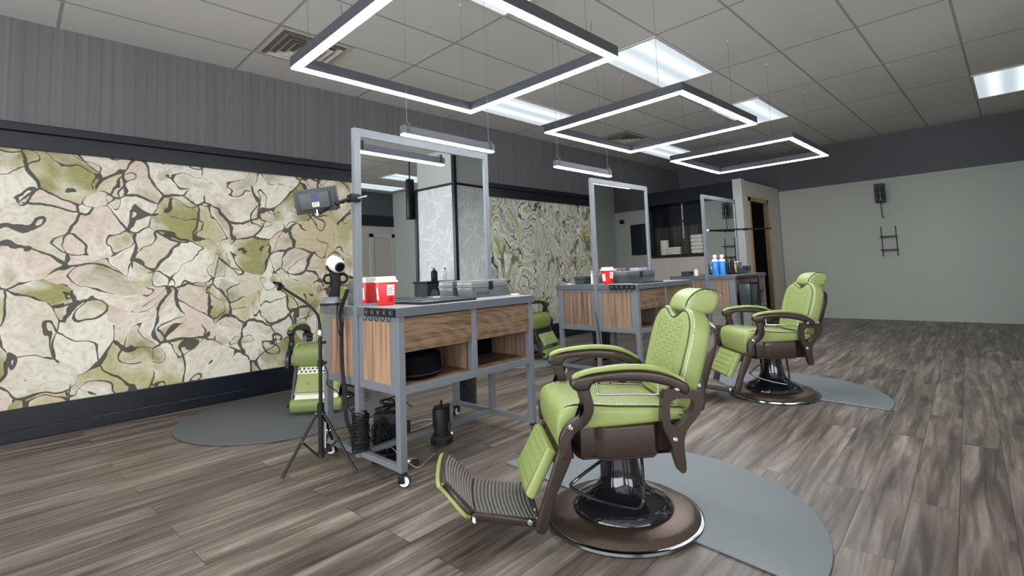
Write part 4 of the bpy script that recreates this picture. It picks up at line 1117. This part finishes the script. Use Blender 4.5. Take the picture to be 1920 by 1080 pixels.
# ------------------------------------------------------------------ farthest station extras
def spray(loc, label):
    t = thing('spray_bottle', label, 'spray bottle', loc, .5, 'blue spray bottles')
    obj('body', B().lathe([(0, 0), (.038, 0), (.040, .005), (.040, .170), (.034, .19), (.016, .205), (0, .205)], 20), 'blue', t)
    obj('shoulder', B().lathe([(.0, .176), (.0405, .176), (.036, .195), (.018, .212), (.016, .225), (0, .225)], 20), 'white', t)
    obj('trigger_head', B().box(-.040, .030, -.022, .022, .222, .262, .009).box(-.030, -.022, -.006, .006, .19, .225, .002), 'white', t)
spray(tuple(at(S3, .10, .290, .901)), 'left blue spray bottle with white head on farthest station')
spray(tuple(at(S3, .165, .225, .901)), 'right blue spray bottle with white head on farthest station')
for i, (d_, n_, r_, h_, lab) in enumerate(((.225, .185, .024, .20, 'black pump bottle right of the blue spray bottles'), (.245, .13, .026, .235, 'tallest black pump bottle on the farthest station'), (.285, .24, .022, .19, 'slim black pump bottle nearest the mirror on farthest station'))):
    bottle(tuple(at(S3, d_, n_, .901)), r_, h_, 'black', 'black', lab, pump=True)
def clipper(loc, rz, label, m):
    t = thing('hair_clipper', label, 'hair clipper', loc, rz, 'gold and silver hair clippers')
    obj('stand', B().box(-.025, .025, -.022, .022, 0, .02, .004), 'black', t)
    obj('body', B().tube([(0, 0, .015), (0, 0, .06), (.004, 0, .11), (.010, 0, .145)], [.013, .017, .019, .015], 10), m, t)
    obj('blade', B().box(-.008, .028, -.018, .018, .143, .158, .002), 'chrome', t)
clipper(tuple(at(S3, .335, .20, .901)), 1.2, 'gold hair clipper standing upright on the farthest station', 'gold')
clipper(tuple(at(S3, .385, .245, .901)), .8, 'silver hair clipper standing upright on the farthest station', 'chrome')
clipper(tuple(at(S3, .43, .16, .901)), 1.6, 'second gold hair clipper, closest to the dark case', 'gold')
case(at(S3, .66, .20, .901), S3['rz'], .30, .19, .105, 'dark green black case on the farthest station counter', True, 'smoke_dark', 'smoke_dark', False)
t = thing('clear_tub', 'clear plastic tub on top of the dark case at farthest station', 'tub', tuple(at(S3, .60, .21, 1.0075)))
obj('tub', B().taper(-.06, .06, -.045, .045, 0, .055, .85, .004), 'smoke_lid', t); obj('rim', B().box(-.064, .064, -.049, .049, .052, .060, .002), 'white', t)
t = thing('counter_tray', 'thin dark tray with pale rim on farthest station counter', 'tray', tuple(at(S3, .27, .03, .901)), S3['rz'])
obj('base', B().box(0, .40, 0, .10, 0, .005, .002), 'black', t); obj('rim', B().box(0, .40, -.003, .002, .001, .009, .001), 'chrome', t)
case(at(S3, .06, .66, .901), S3['rz'], .15, .11, .06, 'low grey box on far counter of farthest station', False, 'smoke_dark', 'smoke_dark', False)
bottle(tuple(at(S3, .045, .53, .901)), .028, .095, 'white', 'white', 'white jar on far counter left of the third mirror post')
def hanging_bin():
    c = at(S3, .05, -.085, .52)
    t = thing('hanging_bin', 'black framed hanging bin with dark liner at the farthest station', 'bin', tuple(c), S3['rz'])
    obj('tub', B().taper(0, .26, -.075, .075, .0, .27, .92, .008), 'smoke_dark', t)
    b = B()
    for x in (-.006, .262): b.box(x - .008, x + .008, -.085, -.07, -.02, .36, .003)
    b.box(-.014, .27, -.085, -.07, .265, .285, .003).box(-.014, .27, -.085, -.07, -.02, -.004, .003)
    b.box(-.014, .27, -.082, .081, .345, .36, .003)
    obj('bracket', b, 'black', t)
hanging_bin()
def boom():
    p = V(6.40, 2.86, 1.488)
    t = thing('boom_arm', 'thin black boom arm clamped across the third mirror', 'boom arm', tuple(p))
    q = V(8.05, 2.62, 1.545) - p
    obj('tube', B().tube([(0, 0, 0), tuple(q * .5), tuple(q)], .011, 10), 'black', t)
    obj('tip', B().tube([(-.022, .002, -.001), (.004, 0, 0)], .013, 10), 'white', t)
    m = q * .58
    obj('clamp', B().cbox((m.x, m.y + .02, m.z), (.036, .06, .034), None, .006), 'black', t)
boom()

# back-bar shelf with towels
sh = B().box(PX - .03, PX + .44, 3.34, PY1 - .21, 1.19, 1.238, .004)
tag(obj('wall_shelf', sh, 'navy'), 'dark shelf of the back bar under the folded towels', 'shelf')
def towel(x, y, z, w, d, h, m, label, group):
    o = obj('folded_towel', B().box(-w / 2, w / 2, -d / 2, d / 2, 0, h, h * .42, 3), m); return tag(o, label, 'towel', group, (x, y, z))
SZ = 1.2395
for i in range(5): towel(PX + .14, 4.045, SZ + i * .067, .26, .215 + .008 * (i % 2), .066, 'towel_white', ['bottom white towel of the tall stack', 'second white towel from bottom of tall stack', 'middle white towel of the tall stack', 'fourth white towel up in the tall stack', 'top white towel of the tall stack'][i], 'tall stack of white towels')
for i in range(5): towel(PX + .15, 4.262, SZ + i * .051, .24, .15 + .006 * (i % 2), .050, 'towel_brown', ['bottom grey brown towel of its stack', 'second grey brown towel from the bottom', 'middle grey brown towel of its stack', 'fourth grey brown towel up', 'top grey brown towel of its stack'][i], 'stack of grey brown towels')
for i in range(3): towel(PX + .15, 4.50, SZ + i * .046, .24, .27, .045, 'towel_white', ['bottom white towel of the low stack', 'middle white towel of the low stack', 'top white towel of the low stack'][i], 'low stack of white towels')
t = thing('towel_roll', 'white paper towel roll standing at left end of the shelf', 'towel roll', (PX + .14, 4.72, SZ))
obj('paper', B().lathe([(.02, 0), (.075, 0), (.077, .004), (.077, .27), (.075, .275), (.02, .275)], 28), 'towel_white', t)
obj('core', B().lathe([(0, .002), (.02, .002), (.02, .272), (0, .272)], 14), 'towel_brown', t)
t = thing('glass_divider', 'narrow pale glass divider edge standing above the brown towels', 'glass panel', (PX + .05, 4.285, SZ + .30))
obj('glass_edge', B().box(0, .012, -.008, .008, -.02, .64), 'white_trim', t, 0)
obj('bracket', B().box(.0, .03, -.014, .014, .28, .31, .002).box(.0, .03, -.014, .014, .60, .64, .002), 'dark_metal', t)

# ------------------------------------------------------------------ things behind the camera (visible only as reflections)
def tv(loc, label):
    t = thing('wall_television', label, 'television', loc)
    obj('screen', B().box(-.05, -.042, -.36, .0, .02, .72, .002), 'navy', t)
    obj('casing', B().box(-.042, 0, -.37, .01, .01, .73, .006), 'black', t)
tv((XE - .014, -.47, 1.30), 'dark wall television reflected in the second mirror')
t = thing('security_camera', 'small dark camera box with a cable reflected in second mirror', 'camera', (XE - .0121, -1.08, 2.08))
obj('housing', B().box(-.06, 0, -.05, .05, 0, .10, .008), 'black', t)
obj('cable', B().tube(spline([(-.01, 0, 0), (-.012, .02, -.3), (-.012, .02, -.7)], 5), .006, 6), 'white_cord', t)
def wall_lantern(loc, label):
    t = thing('wall_lantern', label, 'lantern', loc)
    b = B()
    for q in range(8):
        a = q * PI / 4; b.tube([(.07 * math.cos(a), .07 * math.sin(a), 0), (.07 * math.cos(a), .07 * math.sin(a), .30)], .006, 5)
    for z in (0, .1, .2, .30): b.tube([(.07 * math.cos(k * PI / 8), .07 * math.sin(k * PI / 8), z) for k in range(16)], .006, 5, True)
    obj('cage', b, 'wicker', t)
    obj('lamp_core', B().lathe([(0, .02), (.045, .03), (.05, .15), (.045, .27), (0, .28)], 16), 'smoke_dark', t)
    obj('wall_arm', B().tube([(0, 0, .0), (.0, .0, -.2), (.06, 0, -.25), (.16, 0, -.25)], .008, 6), 'wicker', t)
wall_lantern((XE - .19, 1.55, 1.95), 'dark cage lantern on end wall reflected in third mirror')
t = thing('wire_rack', 'dark wire rack with shelves below the cage lantern', 'rack', (XE - .16, 1.50, 1.05))
for z in (.10, .32): obj('shelf', B().box(0, .14, -.10, .12, z, z + .02, .002), 'wicker', t)
obj('upright', B().cyl((.14, -.09, 0), (.14, -.09, .5), .008, 6).cyl((.14, .11, 0), (.14, .11, .5), .008, 6), 'wicker', t)
t = thing('black_cabinet', 'black cabinet with round port reflected in first mirror', 'cabinet', (4.62, -.62, 0), 0)
obj('carcass', B().box(0, .26, -.30, .0, 0, .93, .004), 'satin_black', t)
obj('round_port', B().lathe([(0, 0), (.07, 0), (.075, .008), (.06, .012), (0, .010)], 28, (.13, .0, .76), Matrix.Rotation(-PI / 2, 3, 'X')), 'smoke', t)
obj('cabinet_top', B().box(-.02, .62, -.32, .02, .93, .955, .003), 'black', t)
obj('side_panel', B().box(.58, .60, -.30, 0, 0, .93), 'black', t)
bottle((4.86, -.74, .9555), .05, .20, 'black', 'black', 'black spray bottle on the black cabinet reflected in first mirror', pump=True)
bottle((5.08, -.74, .9555), .03, .20, 'white', 'black', 'slim white bottle on the black cabinet reflected in first mirror')
t = thing('hanging_speaker', 'slim black column speaker beside the textured pillar', 'speaker', (cx0 - .02, cy0 - 1.02, 2.02))
obj('cabinet', B().box(-.10, .02, -.09, .0, 0, .70, .006), 'black', t)
obj('grille', B().box(-.104, -.099, -.08, -.01, .03, .67, .001), 'dark_metal', t)
obj('bracket', B().box(-.02, .045, .0, .04, .45, .50, .003).box(-.05, -.03, -.06, -.04, .70, ZC - 2.02, .002), 'dark_metal', t)

# ------------------------------------------------------------------ camera, world, view
cam = bpy.data.cameras.new('camera'); co = bpy.data.objects.new('camera', cam); C.objects.link(co)
yaw, pit, rol, f, ppx, ppy, h = -.0109, .0779, -.0403, 944.4286, 978.976, 432.598, 1.0683
a = PI / 4 + yaw
Fw = V(math.cos(a) * math.cos(pit), math.sin(a) * math.cos(pit), math.sin(pit)); R = V(math.sin(a), -math.cos(a), 0); U = R.cross(Fw)
R2 = R * math.cos(rol) + U * math.sin(rol); U2 = -R * math.sin(rol) + U * math.cos(rol)
mt = Matrix((R2, U2, -Fw)).transposed().to_4x4(); mt.translation = V(0, 0, h)
co.matrix_world = mt
cam.sensor_fit = 'HORIZONTAL'; cam.sensor_width = 36; cam.lens = f / 1920 * 36
cam.shift_x = -(ppx - 960) / 1920; cam.shift_y = (ppy - 540) / 1920
cam.clip_start = .02; cam.clip_end = 60
bpy.context.scene.camera = co
w = bpy.data.worlds.new('world'); bpy.context.scene.world = w; w.use_nodes = True
w.node_tree.nodes['Background'].inputs[0].default_value = (.8, .85, .9, 1); w.node_tree.nodes['Background'].inputs[1].default_value = .3
vs = bpy.context.scene.view_settings; vs.view_transform = 'Standard'; vs.look = 'None'; vs.exposure = 0.0; vs.gamma = 1.0
